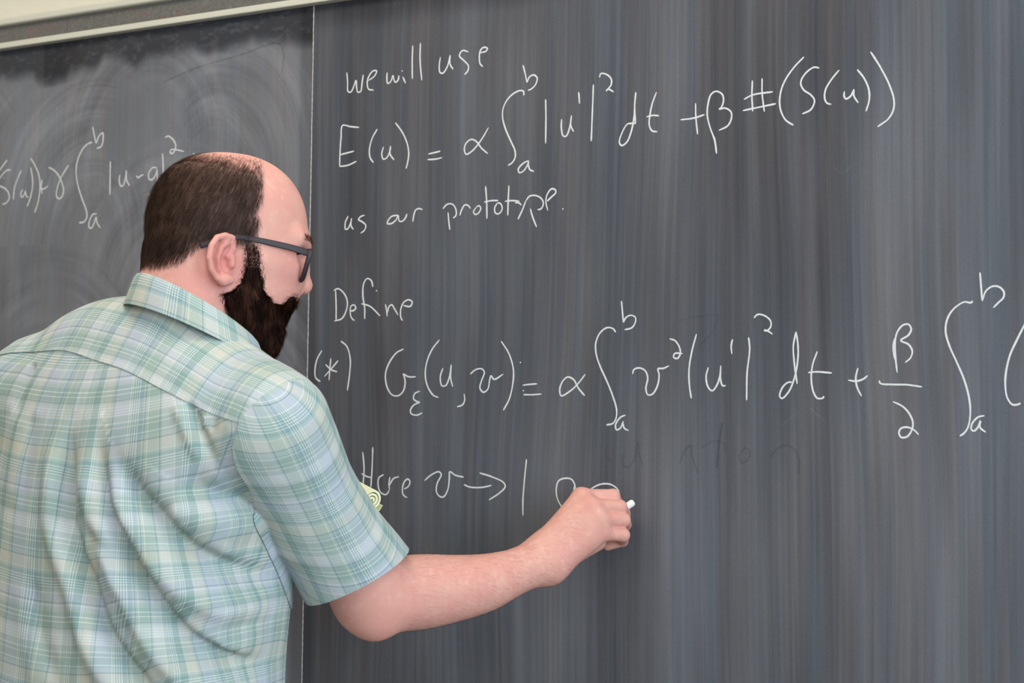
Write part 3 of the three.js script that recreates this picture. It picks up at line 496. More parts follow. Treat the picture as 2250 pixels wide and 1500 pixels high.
const hairMask = (x, y, z) => Math.min(polyDist(hairPoly, ...side(x, y, z)) + 0.004 * (fbm3(x * 90, y * 90, z * 90, 21) - 0.5), 0.02);
function hairCover(x, y, z) { const m = hairMask(x, y, z); return m <= -0.003 ? 0 : sstep(-0.003, y < 0.03 && x < 0 ? 0.016 : 0.012, m) * mix(0.09, 1, topThin(x, y, z)); }
const beardCover = (x, y, z) => { const m = polyDist(beardPoly, ...side(x, y, z)) + 0.005 * (fbm3(x * 80, y * 80, z * 80, 33) - 0.5); return sstep(-0.006, 0.007, m) * (y > -0.052 && x > 0.093 && Math.abs(z) < 0.03 ? sstep(-0.037, -0.041, y) : 1); };
const beardVol = (x, y, zz) => { const z = Math.abs(zz);
  let d = cone(x, y, z, V(0.022, -0.052, 0.050), V(0.054, -0.086, 0.026), 0.020, 0.026);
  d = smin(d, ellip(x, y, z, [0.047, -0.093, 0], 0.030, 0.034, 0.040), 0.02);
  d = smin(d, cone(x, y, z, V(0.048, -0.085, 0), V(0.055, -0.110, 0), 0.024, 0.016), 0.02);
  d = smin(d, cone(x, y, z, V(0.0985, -0.0500, 0.004), V(0.078, -0.060, 0.034), 0.0092, 0.0075), 0.008);
  d = smin(d, cone(x, y, z, V(0.084, -0.064, 0), V(0.060, -0.090, 0), 0.014, 0.022), 0.012);
  return d; };
const hairCore = rgb(126, 96, 84), beardCore = rgb(60, 38, 30);
const hairSdf = (x, y, z) => { const [a, b, c] = toHead(x, y, z); const t = hairCover(a, b, c); return bodySdf(x, y, z, true) - mix(-0.004, mix(0.0002, 0.0026, sstep(-0.01, 0.06, b)), sstep(0.82, 1.0, t)); };
let hairMesh = nets(hairSdf, V(HC.x - 0.15, HC.y - 0.05, HC.z - 0.15), V(HC.x + 0.15, HC.y + 0.17, HC.z + 0.15), 0.0035);
hairMesh = clip(hairMesh, (x, y, z) => { const q = toHead(x, y, z); return hairCover(...q) - 0.86; });
const beardSdf = (x, y, z) => { const [a, b, c] = toHead(x, y, z); const t = beardCover(a, b, c); return Math.min(bodySdf(x, y, z, true) - mix(-0.006, 0.0022, sstep(0.7, 1.0, t)), beardVol(a, b, c)); };
let beardMesh = nets(beardSdf, V(HC.x - 0.13, HC.y - 0.15, HC.z - 0.13), V(HC.x + 0.13, HC.y + 0.05, HC.z + 0.13), 0.0035);
beardMesh = clip(beardMesh, (x, y, z) => { const q = toHead(x, y, z); return Math.min(beardCover(...q) - 0.8, -0.012 - q[1] + 0.006 * fbm3(x * 120, y * 120, z * 120, 9)); });
// strands: thin tapered three-sided fibres grown from a surface
function grow(out, p, n, dir, len, w, lift, curl, c0, c1) {
  const t = dir.clone().addScaledVector(n, -dir.dot(n)).normalize(), b = n.clone().cross(t), base = out.pos.length / 3, seg = 3;
  for (let s = 0; s <= seg; s++) {
    const u = s / seg, q = p.clone().addScaledVector(t, len * u).addScaledVector(n, len * (lift * u - curl * u * u)).addScaledVector(b, len * 0.08 * Math.sin(u * 3 + w * 1e5)), ww = w * (1 - 0.8 * u);
    for (let k = 0; k < 3; k++) { const a = k * 2.0944, o = n.clone().multiplyScalar(Math.cos(a)).addScaledVector(b, Math.sin(a)); out.pos.push(q.x + o.x * ww, q.y + o.y * ww, q.z + o.z * ww); out.nor.push(o.x, o.y, o.z); const c = mix3(c0, c1, u); out.col.push(...c); }
    if (s) for (let k = 0; k < 3; k++) { const a = base + 3 * (s - 1) + k, a2 = base + 3 * (s - 1) + (k + 1) % 3; out.idx.push(a, a2, a + 3, a2, a2 + 3, a + 3); }
  }
}
function scatter(mesh, count, fn) {                       // area-weighted random points on a mesh
  const n = mesh.idx.length / 3, cum = new Float64Array(n); let sum = 0; const A = V(), B = V(), C = V(), g = (v, i) => v.set(mesh.pos[3 * i], mesh.pos[3 * i + 1], mesh.pos[3 * i + 2]);
  for (let f = 0; f < n; f++) { g(A, mesh.idx[3 * f]); g(B, mesh.idx[3 * f + 1]); g(C, mesh.idx[3 * f + 2]); sum += B.sub(A).cross(C.sub(A)).length(); cum[f] = sum; }
  for (let k = 0; k < count; k++) {
    const r = rnd() * sum; let lo = 0, hi = n - 1; while (lo < hi) { const m = lo + hi >> 1; if (cum[m] < r) lo = m + 1; else hi = m; }
    let u = rnd(), v = rnd(); if (u + v > 1) { u = 1 - u; v = 1 - v; } const i = mesh.idx[3 * lo], j = mesh.idx[3 * lo + 1], l = mesh.idx[3 * lo + 2], q = (a, c) => a[3 * i + c] * (1 - u - v) + a[3 * j + c] * u + a[3 * l + c] * v;
    fn(V(q(mesh.pos, 0), q(mesh.pos, 1), q(mesh.pos, 2)), V(q(mesh.nor, 0), q(mesh.nor, 1), q(mesh.nor, 2)).normalize());
  }
}
const strandsGeo = (o) => { const g = new THREE.BufferGeometry(); g.setAttribute('position', new THREE.Float32BufferAttribute(o.pos, 3)); g.setAttribute('normal', new THREE.Float32BufferAttribute(o.nor, 3)); g.setAttribute('color', new THREE.Float32BufferAttribute(o.col, 3)); g.setIndex(o.idx); return g; };
const headDir = (a, b, c) => hf.clone().multiplyScalar(a).add(V(0, b, 0)).addScaledVector(hr, c);
const hairMat = new THREE.MeshPhysicalMaterial({ vertexColors: true, roughness: 0.7, specularIntensity: 0.35 });
const hd = [rgb(128, 97, 88), rgb(168, 134, 122), rgb(206, 172, 158), rgb(236, 210, 196)];
{ const o = { pos: [], nor: [], col: [], idx: [] };
  scatter(headMesh, 190000, (p, n) => {
    const q = toHead(p.x, p.y, p.z); if (q[1] < -0.03 || q[2] < -0.085) return; if (Math.abs(q[2]) > 0.079 && q[1] < 0.04) return;
    const cov = hairCover(...q); if (rnd() > cov * 0.9) return;
    const k = fbm3(q[0] * 150, q[1] * 45, q[2] * 150, 15), back = sstep(0.03, -0.08, q[0]), up = sstep(0.07, 0.125, q[1]);
    const d = headDir(-0.25 - 0.55 * back * up + 0.5 * sstep(0.02, 0.06, q[0]) * (1 - up) + 0.3 * (k - 0.5), -1 + 0.35 * up, (q[2] > 0 ? 1 : -1) * 0.9 * up); d.x += 0.35 * (rnd() - 0.5); d.z += 0.35 * (rnd() - 0.5);
    const i = clamp(Math.floor((k - 0.35) * 3.4 + rnd() * 2.8 + 1.2 * (1 - cov) + 0.9 * sstep(0.03, -0.01, q[1])), 0, 3), len = mix(0.009, 0.021, topThin(...q)) * (0.7 + 0.6 * rnd()) * mix(0.45, 1, cov) * mix(0.62, 1, sstep(0.0, 0.05, q[1]));
    grow(o, p.clone().addScaledVector(n, 0.0006), n, d, len, 0.00015 * mix(0.7, 1, cov), (0.24 + 0.18 * rnd()) * mix(0.45, 1, sstep(-0.02, 0.06, q[1])), 0.20, hd[Math.max(0, i - 1)], hd[i]);
  });
  part('hair', mergeGeometries([geo(hairMesh, null, () => hairCore), strandsGeo(o)]), hairMat, person, 'short brown hair thinning to a bald crown'); console.log('hair', o.idx.length / 3); }
const bd = [rgb(74, 45, 38), rgb(122, 77, 62), rgb(172, 114, 88), rgb(214, 154, 112)];
{ const o = { pos: [], nor: [], col: [], idx: [] };
  const one = (p, n, long) => {
    const q = toHead(p.x, p.y, p.z); if (q[2] < -0.07) return; const cov = beardCover(...q) * mix(0.85, 1, sstep(0.012, -0.04, q[1])); if (rnd() > cov) return;
    const k = fbm3(q[0] * 170, q[1] * 80, q[2] * 170, 25), front = sstep(0.03, 0.10, q[0]), lip = q[1] > -0.062 && q[0] > 0.075;
    const d = headDir(0.15 + 0.25 * front + 0.9 * (k - 0.5) + (lip ? -0.5 : 0), -1, 0.35 * Math.sign(q[2] || 1) * (lip ? 2 : 0.3)); d.x += 0.5 * (rnd() - 0.5); d.z += 0.5 * (rnd() - 0.5); d.y += 0.2 * (rnd() - 0.5);
    const red = sstep(0.075, 0.10, q[0]) * 1.3, i = clamp(Math.floor((k - 0.36) * 7 + rnd() * 1.5 + red), 0, 3), len = long * (0.6 + 0.8 * rnd()) * mix(0.45, 1, sstep(0.0, -0.05, q[1])) * (lip ? 0.75 : 1) * mix(0.3, 1, cov * cov);
    grow(o, p.clone().addScaledVector(n, -0.0006), n, d, len, 0.00026, 0.42 + 0.3 * rnd(), 0.25, bd[Math.max(0, i - 1)], bd[i]);
  };
  scatter(headMesh, 90000, (p, n) => { const q = toHead(p.x, p.y, p.z); if (q[1] < 0.045 && (Math.abs(q[2]) < 0.078 || q[0] > 0.010)) one(p, n, 0.010); });
  scatter(headMesh, 420000, (p, n) => { const q = toHead(p.x, p.y, p.z); if (q[1] > -0.03 && q[1] < 0.045 && q[0] > 0 && q[0] < 0.07 && q[2] > 0.04 && (q[2] < 0.078 || q[0] > 0.010)) one(p, n, 0.0135); });
  scatter(beardMesh, 22000, (p, n) => one(p, n, 0.013));
  // eyebrows
  scatter(headMesh, 120000, (p, n) => { const q = toHead(p.x, p.y, p.z), z = Math.abs(q[2]); if (q[0] > 0.08 && z > 0.012 && z < 0.05 && Math.abs(q[1] - 0.031 - 0.004 * Math.sin((z - 0.012) * 60)) < 0.004) grow(o, p, n, headDir(-0.5, 0.25, Math.sign(q[2])), 0.008, 0.00014, 0.25, 0.1, bd[2], bd[3]); });
  for (const sg of [-1, 1]) for (let k = 0; k < 60; k++) { const a = mix(-0.010, 0.011, k / 59), p = fromHead(0.0955 - 40 * a * a * 0.6, 0.0135, sg * (0.034 + a)); grow(o, p, headDir(0.3, 1, 0).normalize(), headDir(1, -0.5, sg * 12 * a), 0.007, 0.00022, 0.1, -0.25, bd[0], bd[0]); }
  part('beard', mergeGeometries([geo(beardMesh, null, () => beardCore), strandsGeo(o)]), hairMat, person, 'full dark brown beard with a reddish moustache'); console.log('beard', o.idx.length / 3); }
{ const o = { pos: [], nor: [], col: [], idx: [] }, along = ARM.F3.clone().sub(ARM.F1).normalize(), fur = rgb(196, 144, 112), fur2 = rgb(216, 172, 138);
  scatter(armMesh, 9000, (p, n) => { const t = p.clone().sub(ARM.E).dot(along); if (t < 0.03 || t > 0.32 || p.z < 0.125) return; const d = along.clone().add(V(0.25 * (rnd() - 0.5), -0.55 + 0.5 * (rnd() - 0.5), 0.3 * (rnd() - 0.5))); grow(o, p, n, d, 0.005 + 0.007 * rnd(), 0.000042, 0.28, 0.15, fur, fur2); });
  part('arm_hair', strandsGeo(o), hairMat, person).userData.kind = 'stuff'; }

// ---------- the shirt ----------
const plaidTex = (() => {
  const warpBands = [[0.09, 0.085, [126, 156, 152]], [0.25, 0.05, [206, 204, 190]], [0.41, 0.085, [182, 192, 206]], [0.59, 0.065, [128, 156, 164]], [0.745, 0.06, [160, 180, 168]], [0.90, 0.06, [204, 208, 206]]];
  const warpLines = [[0.02, 0], [0.043, 0], [0.066, 0], [0.165, 0], [0.188, 1], [0.335, 2], [0.503, 0], [0.527, 0], [0.551, 0], [0.575, 0], [0.60, 0], [0.672, 2], [0.705, 1], [0.825, 2], [0.955, 1]];
  const weftBands = [[0.08, 0.07, [200, 206, 210]], [0.24, 0.07, [134, 164, 160]], [0.40, 0.075, [184, 192, 206]], [0.57, 0.07, [132, 162, 160]], [0.72, 0.05, [200, 200, 186]], [0.88, 0.07, [148, 172, 168]]];
  const weftLines = [[0.03, 0], [0.055, 0], [0.08, 0], [0.105, 0], [0.165, 2], [0.22, 1], [0.262, 0], [0.36, 0], [0.385, 2], [0.47, 0], [0.52, 0], [0.545, 0], [0.57, 0], [0.595, 0], [0.665, 1], [0.77, 2], [0.84, 0], [0.915, 1], [0.96, 0]];
  const tone = [[228, 234, 231], [224, 226, 206], [104, 130, 132]];
  const yarn = (t, bands, lines) => { let c = [170, 188, 183]; for (const [m, w, b] of bands) { const k = 0.8 - 0.8 * sstep(w * 0.82, w, Math.abs(t - m)); c = [mix(c[0], b[0], k), mix(c[1], b[1], k), mix(c[2], b[2], k)]; } for (const [m, k] of lines) { const s = 1 - sstep(0.0026, 0.0052, Math.abs(t - m)), b = tone[k]; c = [mix(c[0], b[0], s), mix(c[1], b[1], s), mix(c[2], b[2], s)]; } return c; };
  return texture(1024, 1024, (u, v, i, j) => { const a = yarn(u, warpBands, warpLines), b = yarn(v, weftBands, weftLines), k = ((i + j) % 4 < 2 ? 0.56 : 0.44), n = 7 * (hash(i, j) - 0.5) + 5 * (noise2(i * 0.5, j * 0.06) - 0.5) + 5 * (noise2(i * 0.06, j * 0.5, 2) - 0.5); return [mix(a[0], b[0], k) + n - 5, mix(a[1], b[1], k) + n - 8, mix(a[2], b[2], k) + n - 6]; }, { repeat: true });
})();
const PERIOD = 0.135;
const shirtMat = new THREE.MeshPhysicalMaterial({ map: plaidTex, roughness: 0.88, specularIntensity: 0.2, side: THREE.DoubleSide });
const foldPx = [
  [[[160, 925], [157, 1000], [160, 1090], [163, 1140], [178, 1195], [208, 1275], [240, 1380], [278, 1455], [310, 1510], [360, 1620]], 0.014, 0.013],
  [[[227, 950], [232, 1040], [250, 1108], [277, 1180], [305, 1256], [333, 1330], [362, 1402], [410, 1495], [470, 1620]], 0.014, 0.012],
  [[[258, 990], [296, 1080], [336, 1138], [372, 1208], [416, 1272], [450, 1313], [512, 1342]], 0.015, 0.015],
  [[[385, 870], [400, 910], [420, 960], [436, 1010]], 0.006, 0.007], [[[483, 882], [498, 945], [512, 1020]], 0.006, 0.007], [[[467, 868], [446, 915], [437, 955]], 0.006, 0.006],
  [[[28, 792], [16, 840], [2, 920]], 0.004, 0.010], [[[380, 1060], [440, 1104], [505, 1122]], 0.009, 0.016], [[[478, 1058], [518, 1120], [542, 1176]], 0.008, 0.010],
  [[[512, 1342], [566, 1380], [592, 1432], [578, 1490], [570, 1600]], 0.009, 0.011], [[[200, 1160], [262, 1210], [300, 1300]], 0.004, 0.012], [[[470, 1230], [520, 1262], [575, 1268]], 0.007, 0.012], [[[60, 900], [62, 1000], [56, 1120]], 0.003, 0.014], [[[90, 1260], [110, 1380], [150, 1500]], 0.004, 0.014], [[[420, 1380], [470, 1430], [520, 1500]], 0.005, 0.014],
].map(([pts, depth, w]) => ({ pts: new THREE.CatmullRomCurve3(pts.map(([x, y]) => { const q = onZ(x, y, 0.66); q.z = 0; return q; })).getPoints(30), depth, w }));
for (const f of foldPx) { f.lo = V(9, 9, 0); f.hi = V(-9, -9, 0); for (const p of f.pts) { f.lo.min(p); f.hi.max(p); } }
function folds(x, y) {                                    // cloth pushed in along each crease and swelling beside it
  let d = 0;
  for (const f of foldPx) {
    const R = f.w * 3.5; if (x < f.lo.x - R || x > f.hi.x + R || y < f.lo.y - R || y > f.hi.y + R) continue;
    let best = 1, side = 0, tt = 0; const n = f.pts.length - 1;
    for (let i = 0; i < n; i++) { const a = f.pts[i], b = f.pts[i + 1], ex = b.x - a.x, ey = b.y - a.y, t = clamp(((x - a.x) * ex + (y - a.y) * ey) / (ex * ex + ey * ey)), dx = x - a.x - ex * t, dy = y - a.y - ey * t, q = Math.hypot(dx, dy); if (q < best) { best = q; side = Math.sign(dx * ey - dy * ex); tt = (i + t) / n; } }
    const taper = sstep(0, 0.18, tt) * sstep(1.02, 0.82, tt) * 0.9 + 0.1, s = best / f.w, signed = s * side;
    d += 1.25 * f.depth * taper * (Math.exp(-s * s * (side > 0 ? 2.2 : 0.9)) - 0.55 * Math.exp(-((signed - 1.9) ** 2) * 0.8));
  }
  return d;
}
const yokeSeam = spline([[-0.12, 1.535], [-0.05, 1.553], [0.02, 1.556], [0.08, 1.557], [0.14, 1.545], [0.20, 1.531], [0.26, 1.509], [0.325, 1.483], [0.375, 1.470], [0.42, 1.46]]);
const armhole = spline([[1.28, 0.38], [1.33, 0.368], [1.375, 0.362], [1.43, 0.360], [1.473, 0.372], [1.495, 0.386], [1.52, 0.402], [1.6, 0.41]]);
const hemC = ARM.S.clone().lerp(ARM.E, 0.865), armAxis = ARM.E.clone().sub(ARM.S).normalize(), sight = hemC.clone().sub(EYE).normalize();
const hemN = armAxis.clone().addScaledVector(sight, -0.72 * armAxis.dot(sight)).normalize();
const SL0 = V(0.352, 1.458, 0.560), SLM = SL0.clone().lerp(ARM.E, 0.5).add(V(-0.008, 0.004, 0.006)), SL1 = SL0.clone().lerp(ARM.E, 1.25);
function shirtSdf(x, y, z) {
  let d = torsoSdf(x, y, z);
  const back = sstep(0.50, 0.60, z) * (1 - sstep(yokeSeam(x) - 0.012, yokeSeam(x) + 0.002, y));
  if (back > 0 && d < 0.06) d += back * (folds(x, y) + 0.0045 * (fbm3(x * 26, y * 9, z * 14, 55) - 0.5));
  let s = smin(cone(x, y, z, SL0, SLM, 0.0760, 0.0620), cone(x, y, z, SLM, SL1, 0.0620, 0.0830), 0.02); s += 0.004 * (fbm3(x * 18, y * 18, z * 18, 66) - 0.5);
  const ls = cone(x, y, z, LS, LE, 0.076, 0.076);
  d = smin(d, cone(x, y, z, V(0.195, 1.54, 0.55), V(0.210, 1.605, 0.537), 0.064, 0.061), 0.018);
  return smin(smin(d, s, mix(0.006, 0.02, sstep(1.38, 1.46, y))), ls, 0.03);
}
const neckHole = (x, y, z) => 1.598 - 0.34 * (x - 0.212) + 0.50 * (z - 0.533) - y;
const hemSide = (x, y, z) => (hemC.x - x) * hemN.x + (hemC.y - y) * hemN.y + (hemC.z - z) * hemN.z;
const shirtFull = nets(shirtSdf, V(-0.20, 0.96, 0.30), V(0.52, 1.66, 0.74), 0.0042);
// torso below the arm reaches past the armhole line only where the arm is, so split by distance to the arm axis as well
const nearArm = (x, y, z) => { const t = clamp((x - SL0.x) * armAxis.x + (y - SL0.y) * armAxis.y + (z - SL0.z) * armAxis.z, 0, 0.4), p = SL0.clone().addScaledVector(armAxis, t); return torsoSdf(x, y, z) - (Math.hypot(x - p.x, y - p.y, z - p.z) - 0.075); };
const sleeveR = (x, y, z) => y > 1.40 ? x - armhole(y) : Math.min(x - 0.30, mix(nearArm(x, y, z), x - armhole(y), sstep(1.34, 1.40, y)));
const leftAxis = LE.clone().sub(LS).normalize();
const nearLeft = (x, y, z) => { const t = clamp((x - LS.x) * leftAxis.x + (y - LS.y) * leftAxis.y + (z - LS.z) * leftAxis.z, 0, 0.4), p = LS.clone().addScaledVector(leftAxis, t); return torsoSdf(x, y, z) - (Math.hypot(x - p.x, y - p.y, z - p.z) - 0.078); };
const sleeveL = (x, y, z) => y > 1.42 ? -0.055 - x : Math.min(0.03 - x, mix(nearLeft(x, y, z), -0.055 - x, sstep(1.36, 1.42, y)));
const shirt = part('shirt', geo(thicken(clip(clip(clip(clip(shirtFull, (x, y, z) => -sleeveR(x, y, z)), (x, y, z) => -sleeveL(x, y, z)), (x, y, z) => yokeSeam(x) - y), (x, y) => y - 0.985), 0.0012),
  (x, y, z) => { const th = Math.atan2((x - 0.15) / 0.215, (z - 0.535) / 0.14); const f = folds(x, y); return [(0.195 * th + 0.45 * f + 0.012 * (fbm2(x * 9, y * 5, 2, 3) - 0.5) + 0.018 * (1.5 - y)) / PERIOD, (y + 0.02 * Math.sin(x * 9) + 0.3 * f - 0.08 * (x - 0.15)) / PERIOD]; }), shirtMat, person, 'pale green, white and grey plaid short-sleeved shirt');
const lift = (m, t) => { for (let i = 0; i < m.pos.length; i++) m.pos[i] += m.nor[i] * t; return m; };
part('yoke', geo(thicken(lift(clip(clip(clip(clip(shirtFull, (x, y, z) => -sleeveR(x, y, z)), (x, y, z) => -sleeveL(x, y, z)), (x, y, z) => y - yokeSeam(x) + 0.0035), neckHole), 0.0016), 0.0022),
  (x, y, z) => [(x * 0.97 - (y - 1.5) * 0.22 + 0.02) / PERIOD, (0.80 * (y - yokeSeam(x)) - 0.75 * (z - 0.62) + 0.02 + 0.03 * x) / PERIOD]), shirtMat, shirt, 'plaid yoke across the shoulders');
{ const e1 = V(0, 0, 1).addScaledVector(armAxis, -armAxis.z).normalize(), e2 = armAxis.clone().cross(e1);
  part('sleeve', geo(thicken(lift(clip(clip(clip(shirtFull, (x, y, z) => sleeveR(x, y, z) + 0.002), hemSide), (x) => x - 0.30), 0.0022), 0.0026),
    (x, y, z) => { const q = V(x, y, z).sub(SL0), t = q.dot(armAxis), th = Math.atan2(q.dot(e2), q.dot(e1)); return [(0.077 * th + 0.3) / PERIOD, (t + 0.03 * Math.sin(th)) / PERIOD]; }), shirtMat, shirt, 'short plaid sleeve over the writing arm');
  const ax = LE.clone().sub(LS).normalize(), f1 = V(0, 0, 1).addScaledVector(ax, -ax.z).normalize(), f2 = ax.clone().cross(f1), hl = LS.clone().lerp(LE, 0.84);
  part('sleeve', geo(thicken(clip(clip(shirtFull, (x, y, z) => sleeveL(x, y, z) + 0.002), (x, y, z) => (hl.x - x) * ax.x + (hl.y - y) * ax.y + (hl.z - z) * ax.z), 0.0016),
    (x, y, z) => { const q = V(x, y, z).sub(LS), th = Math.atan2(q.dot(f2), q.dot(f1)); return [(0.077 * th) / PERIOD, q.dot(ax) / PERIOD]; }), shirtMat, shirt);
}
{ // collar: stand, rolled edge and fall, swept round the neck from one front end to the other
  const C0 = V(0.212, 1.603, 0.533), NU = 72, prof = [[-0.002, -0.030], [-0.003, -0.012], [-0.002, 0.000], [0.001, 0.0045], [0.0045, 0.0045], [0.008, 0.000], [0.0115, -0.010], [0.0155, -0.022], [0.0200, -0.0345], [0.0188, -0.0358], [0.0138, -0.0235], [0.0098, -0.012], [0.006, -0.003], [0.0015, -0.003], [0.0, -0.012], [0.0, -0.030]];
  const pos = [], uv = [], idx = []; let along = 0, prev = null;
  for (let i = 0; i <= NU; i++) {
    const a = mix(-140, 140, i / NU) * RAD, sx = Math.sin(a), sz = Math.cos(a), R = 0.0675 + 0.004 * sx * sx, c = V(C0.x + sx * R, 0, C0.z + sz * R);
    c.y = 1.606 - 0.34 * (c.x - 0.212) + 0.50 * (c.z - 0.533); if (prev) along += c.distanceTo(prev); prev = c;
    let len = 0; prof.forEach(([o, yy], k) => { const flare = 1 + 0.35 * sstep(0.2, -0.7, sz); pos.push(c.x + sx * o * flare, c.y + yy * (sz > 0 ? 1 : 1 + 0.25 * -sz), c.z + sz * o * flare); if (k) len += Math.hypot(o - prof[k - 1][0], yy - prof[k - 1][1]); uv.push(along / PERIOD, len / PERIOD + 0.2); });
    if (i) { const n = prof.length; for (let k = 0; k < n; k++) { const A = (i - 1) * n + k, B = (i - 1) * n + (k + 1) % n; if (k < n - 1) idx.push(A, A + n, B, B, A + n, B + n); } }
  }
  const g = new THREE.BufferGeometry(); g.setAttribute('position', new THREE.Float32BufferAttribute(pos, 3)); g.setAttribute('uv', new THREE.Float32BufferAttribute(uv, 2)); g.setIndex(idx); g.computeVertexNormals();
  part('collar', g, shirtMat, shirt, 'folded plaid collar');
}
console.log('shirt done', shirtFull.idx.length / 3);
// trousers and shoes, below the frame
{ const legs = (x, y, z) => { let d = 1; for (const s of [-1, 1]) { const hx = 0.15 + s * 0.10; d = Math.min(d, smin(cone(x, y, z, V(hx, 0.88, 0.535), V(hx + s * 0.01, 0.50, 0.53), 0.105, 0.080), cone(x, y, z, V(hx + s * 0.01, 0.50, 0.53), V(hx + s * 0.015, 0.06, 0.55), 0.080, 0.066), 0.03)); } return smin(d, ellip(x, y, z, [0.145, 0.93, 0.535], 0.185, 0.14, 0.13), 0.05); };
  part('trousers', geo(clip(nets(legs, V(-0.12, 0.0, 0.34), V(0.42, 1.12, 0.74), 0.012), (x, y) => y - 0.045)), std({ color: 0x3a3d45, roughness: 0.9 }), person, 'plain dark trousers');
  for (const s of [-1, 1]) { const X = 0.15 + s * 0.115, shoe = (x, y, z) => Math.max(smin(ellip(x, y, z, [X, 0.035, 0.50], 0.047, 0.055, 0.15), cone(x, y, z, V(X, 0.03, 0.58), V(X, 0.09, 0.57), 0.05, 0.045), 0.03), -y, y - 0.12); part('shoe', geo(nets(shoe, V(X - 0.08, -0.03, 0.30), V(X + 0.08, 0.16, 0.70), 0.008)), std({ color: 0x2b2420, roughness: 0.5 }), person); }
}

// ---------- glasses ----------
const glasses = thing('eyeglasses', 'dark plastic framed eyeglasses worn by the bearded man', 'glasses', fromHead(0.11, 0.015, 0));
const frameMat = std({ color: new THREE.Color(...rgb(46, 34, 42)), roughness: 0.5 });
const sweep = (pts, w, h, up) => {                        // rounded bar along points, given in the head frame
  const c = new THREE.CatmullRomCurve3(pts), N = 28, M = 10, pos = [], idx = [];
  for (let i = 0; i <= N; i++) { const q = c.getPoint(i / N), t = c.getTangent(i / N), b = t.clone().cross(up).normalize(), n = b.clone().cross(t).normalize(); const hh = typeof h === 'function' ? h(i / N) : h;
    for (let k = 0; k < M; k++) { const a = k / M * 2 * Math.PI, ca = Math.cos(a), sa = Math.sin(a), p = q.clone().addScaledVector(b, Math.sign(ca) * Math.sqrt(Math.abs(ca)) * w / 2).addScaledVector(n, Math.sign(sa) * Math.sqrt(Math.abs(sa)) * hh / 2), W = fromHead(p.x, p.y, p.z); pos.push(W.x, W.y, W.z); }
    if (i) for (let k = 0; k < M; k++) { const A = (i - 1) * M + k, B = (i - 1) * M + (k + 1) % M; idx.push(A, B, A + M, B, B + M, A + M); } }
  for (let k = 1; k + 1 < M; k++) { idx.push(0, k + 1, k); idx.push(N * M, N * M + k, N * M + k + 1); }
  const g = new THREE.BufferGeometry(); g.setAttribute('position', new THREE.Float32BufferAttribute(pos, 3)); g.setIndex(idx); g.computeVertexNormals(); return g;
};
const hinge = H(1197, 768, 0.070), mirror = (v, s) => V(v.x, v.y, v.z * s);
const tpl = [hinge, H(1090, 735, 0.0745), H(900, 690, 0.0775), H(760, 664, 0.080), H(680, 662, 0.081), H(600, 680, 0.0805), H(530, 705, 0.079), H(480, 722, 0.0765)];
for (const s of [1, -1]) part('temple', sweep(tpl.map((v) => mirror(v, s)), 0.0034, (t) => mix(0.0092, 0.0064, sstep(0, 0.5, t)), V(0, 1, 0)), frameMat, glasses);
const rimTop = H(1205, 752, 0.069), rimLow = H(1148, 935, 0.060), tilt = (rimTop.x - rimLow.x) / (rimTop.y - rimLow.y);
const rimPts = (s, k) => [[0.069, 1.0], [0.071, 0.86], [0.066, 0.35], [0.058, 0.04], [0.045, -0.04], [0.026, -0.02], [0.013, 0.12], [0.010, 0.55], [0.011, 0.90], [0.020, 1.03], [0.045, 1.06], [0.062, 1.04]].map(([z, v]) => { const cz = 0.040, zz = cz + (z - cz) * k, vv = 0.5 + (v - 0.5) * k, y = mix(rimLow.y, rimTop.y, vv); return V(rimTop.x + (y - rimTop.y) * tilt + 0.006 * (1 - (zz / 0.07) ** 2), y, zz * s); });
for (const s of [1, -1]) {
  const pts = rimPts(s, 1); pts.push(pts[0].clone()); part('rim', sweep(pts, 0.0048, 0.0062, V(1, 0.12, 0)), frameMat, glasses);
  const c = new THREE.CatmullRomCurve3(rimPts(s, 0.97), true).getPoints(40), mid = c.reduce((a, b) => a.add(b), V()).divideScalar(c.length), g = new THREE.BufferGeometry(), q = [mid, ...c].map((v) => fromHead(v.x, v.y, v.z)), ix = []; for (let i = 1; i < c.length; i++) ix.push(0, i, i + 1);
  g.setAttribute('position', new THREE.Float32BufferAttribute(q.flatMap((v) => [v.x, v.y, v.z]), 3)); g.setIndex(ix); g.computeVertexNormals();
  part('lens', g, new THREE.MeshPhysicalMaterial({ color: 0xffffff, transmission: 1, thickness: 0, roughness: 0.02, ior: 1.5, side: THREE.DoubleSide }), glasses);
}
part('bridge', sweep([V(rimTop.x + 0.004, rimTop.y - 0.006, -0.012), V(rimTop.x + 0.008, rimTop.y - 0.003, 0), V(rimTop.x + 0.004, rimTop.y - 0.006, 0.012)], 0.0036, 0.0045, V(1, 0, 0)), frameMat, glasses);

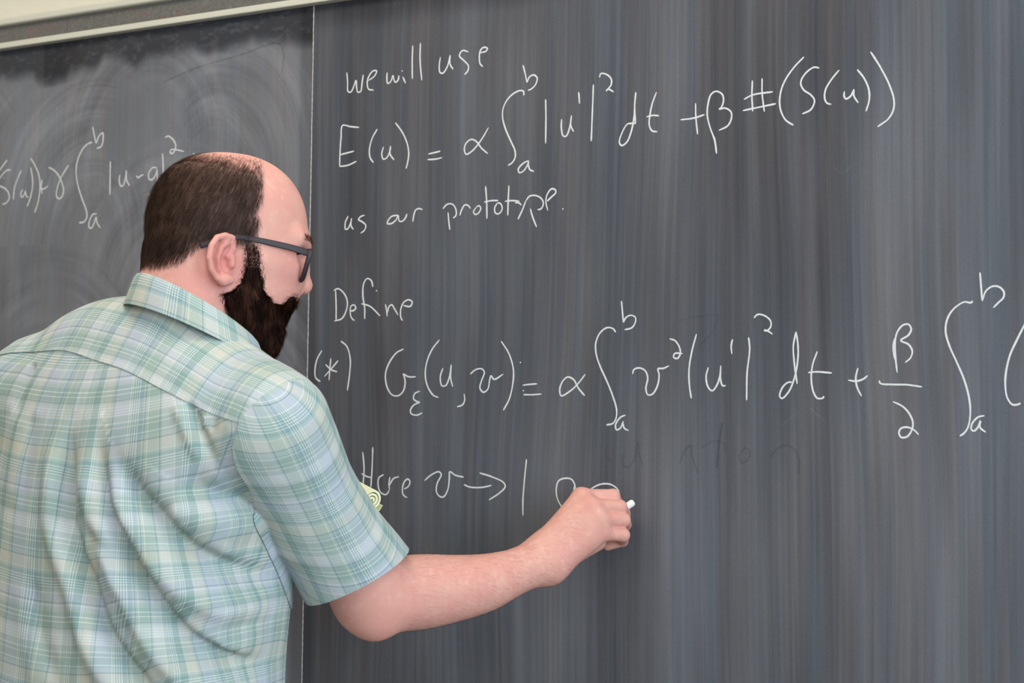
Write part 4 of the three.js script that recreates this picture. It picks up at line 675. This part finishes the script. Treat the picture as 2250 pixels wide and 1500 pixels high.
// ---------- chalk and pad ----------
{ const a = P(1393, 1102, 2.076), b = P(1345, 1134, 2.079), L = a.distanceTo(b), prof = [[0, 0], [0.0049, 0], [0.0052, 0.001], [0.0052, L - 0.003], [0.0036, L - 0.0004], [0.0022, L], [0, L]].map(([r, y]) => new THREE.Vector2(r, y));
  const g = new THREE.LatheGeometry(prof, 20); g.applyQuaternion(new THREE.Quaternion().setFromUnitVectors(V(0, 1, 0), a.clone().sub(b).normalize())); g.translate(b.x, b.y, b.z);
  const t = thing('chalk_stick', 'short stick of white chalk held in the writing hand', 'chalk', b.clone()); part('chalk', g, std({ color: new THREE.Color(0.88, 0.88, 0.87), roughness: 0.95 }), t); }
{ const pad = thing('notepad', 'rolled yellow paper pad held in front of the man, sticking out past his sleeve', 'notepad', PAD0.clone());
  const len = 0.19, start = PAD1.clone().addScaledVector(padDir, -len), q = new THREE.Quaternion().setFromUnitVectors(V(0, 0, 1), padDir), paper = std({ color: new THREE.Color(...rgb(248, 247, 206)), roughness: 0.85, side: THREE.DoubleSide });
  const roll = (r0_, r1_, t0, t1, tail, th) => { const pts = []; for (let i = 0; i <= 60; i++) { const u = i / 60, a = mix(t0, t1, u), r = mix(r0_, r1_, u); pts.push([Math.cos(a) * r, Math.sin(a) * r]); } if (tail) pts.push([pts[60][0] + tail[0] * 0.5, pts[60][1] + tail[1] * 0.5], [pts[60][0] + tail[0], pts[60][1] + tail[1]]);
    const sh = new THREE.Shape(), nrm = (i) => { const a = pts[Math.max(0, i - 1)], b = pts[Math.min(pts.length - 1, i + 1)], l = Math.hypot(b[0] - a[0], b[1] - a[1]); return [-(b[1] - a[1]) / l * th, (b[0] - a[0]) / l * th]; };
    pts.forEach(([x, y], i) => i ? sh.lineTo(x, y) : sh.moveTo(x, y)); for (let i = pts.length - 1; i >= 0; i--) { const n = nrm(i); sh.lineTo(pts[i][0] + n[0], pts[i][1] + n[1]); }
    return new THREE.ExtrudeGeometry(sh, { depth: len, bevelEnabled: false }).applyQuaternion(q).translate(start.x, start.y, start.z); };
  part('rolled_pages', roll(0.0035, 0.0165, -7.0, 9.6, [-0.006, -0.022], 0.0030), paper, pad, 'yellow rolled sheets');
  part('curled_sheet', roll(0.0185, 0.021, 2.2, 5.4, [0.004, 0.006], 0.0004), paper, pad);
}
renderer.render(scene, camera);
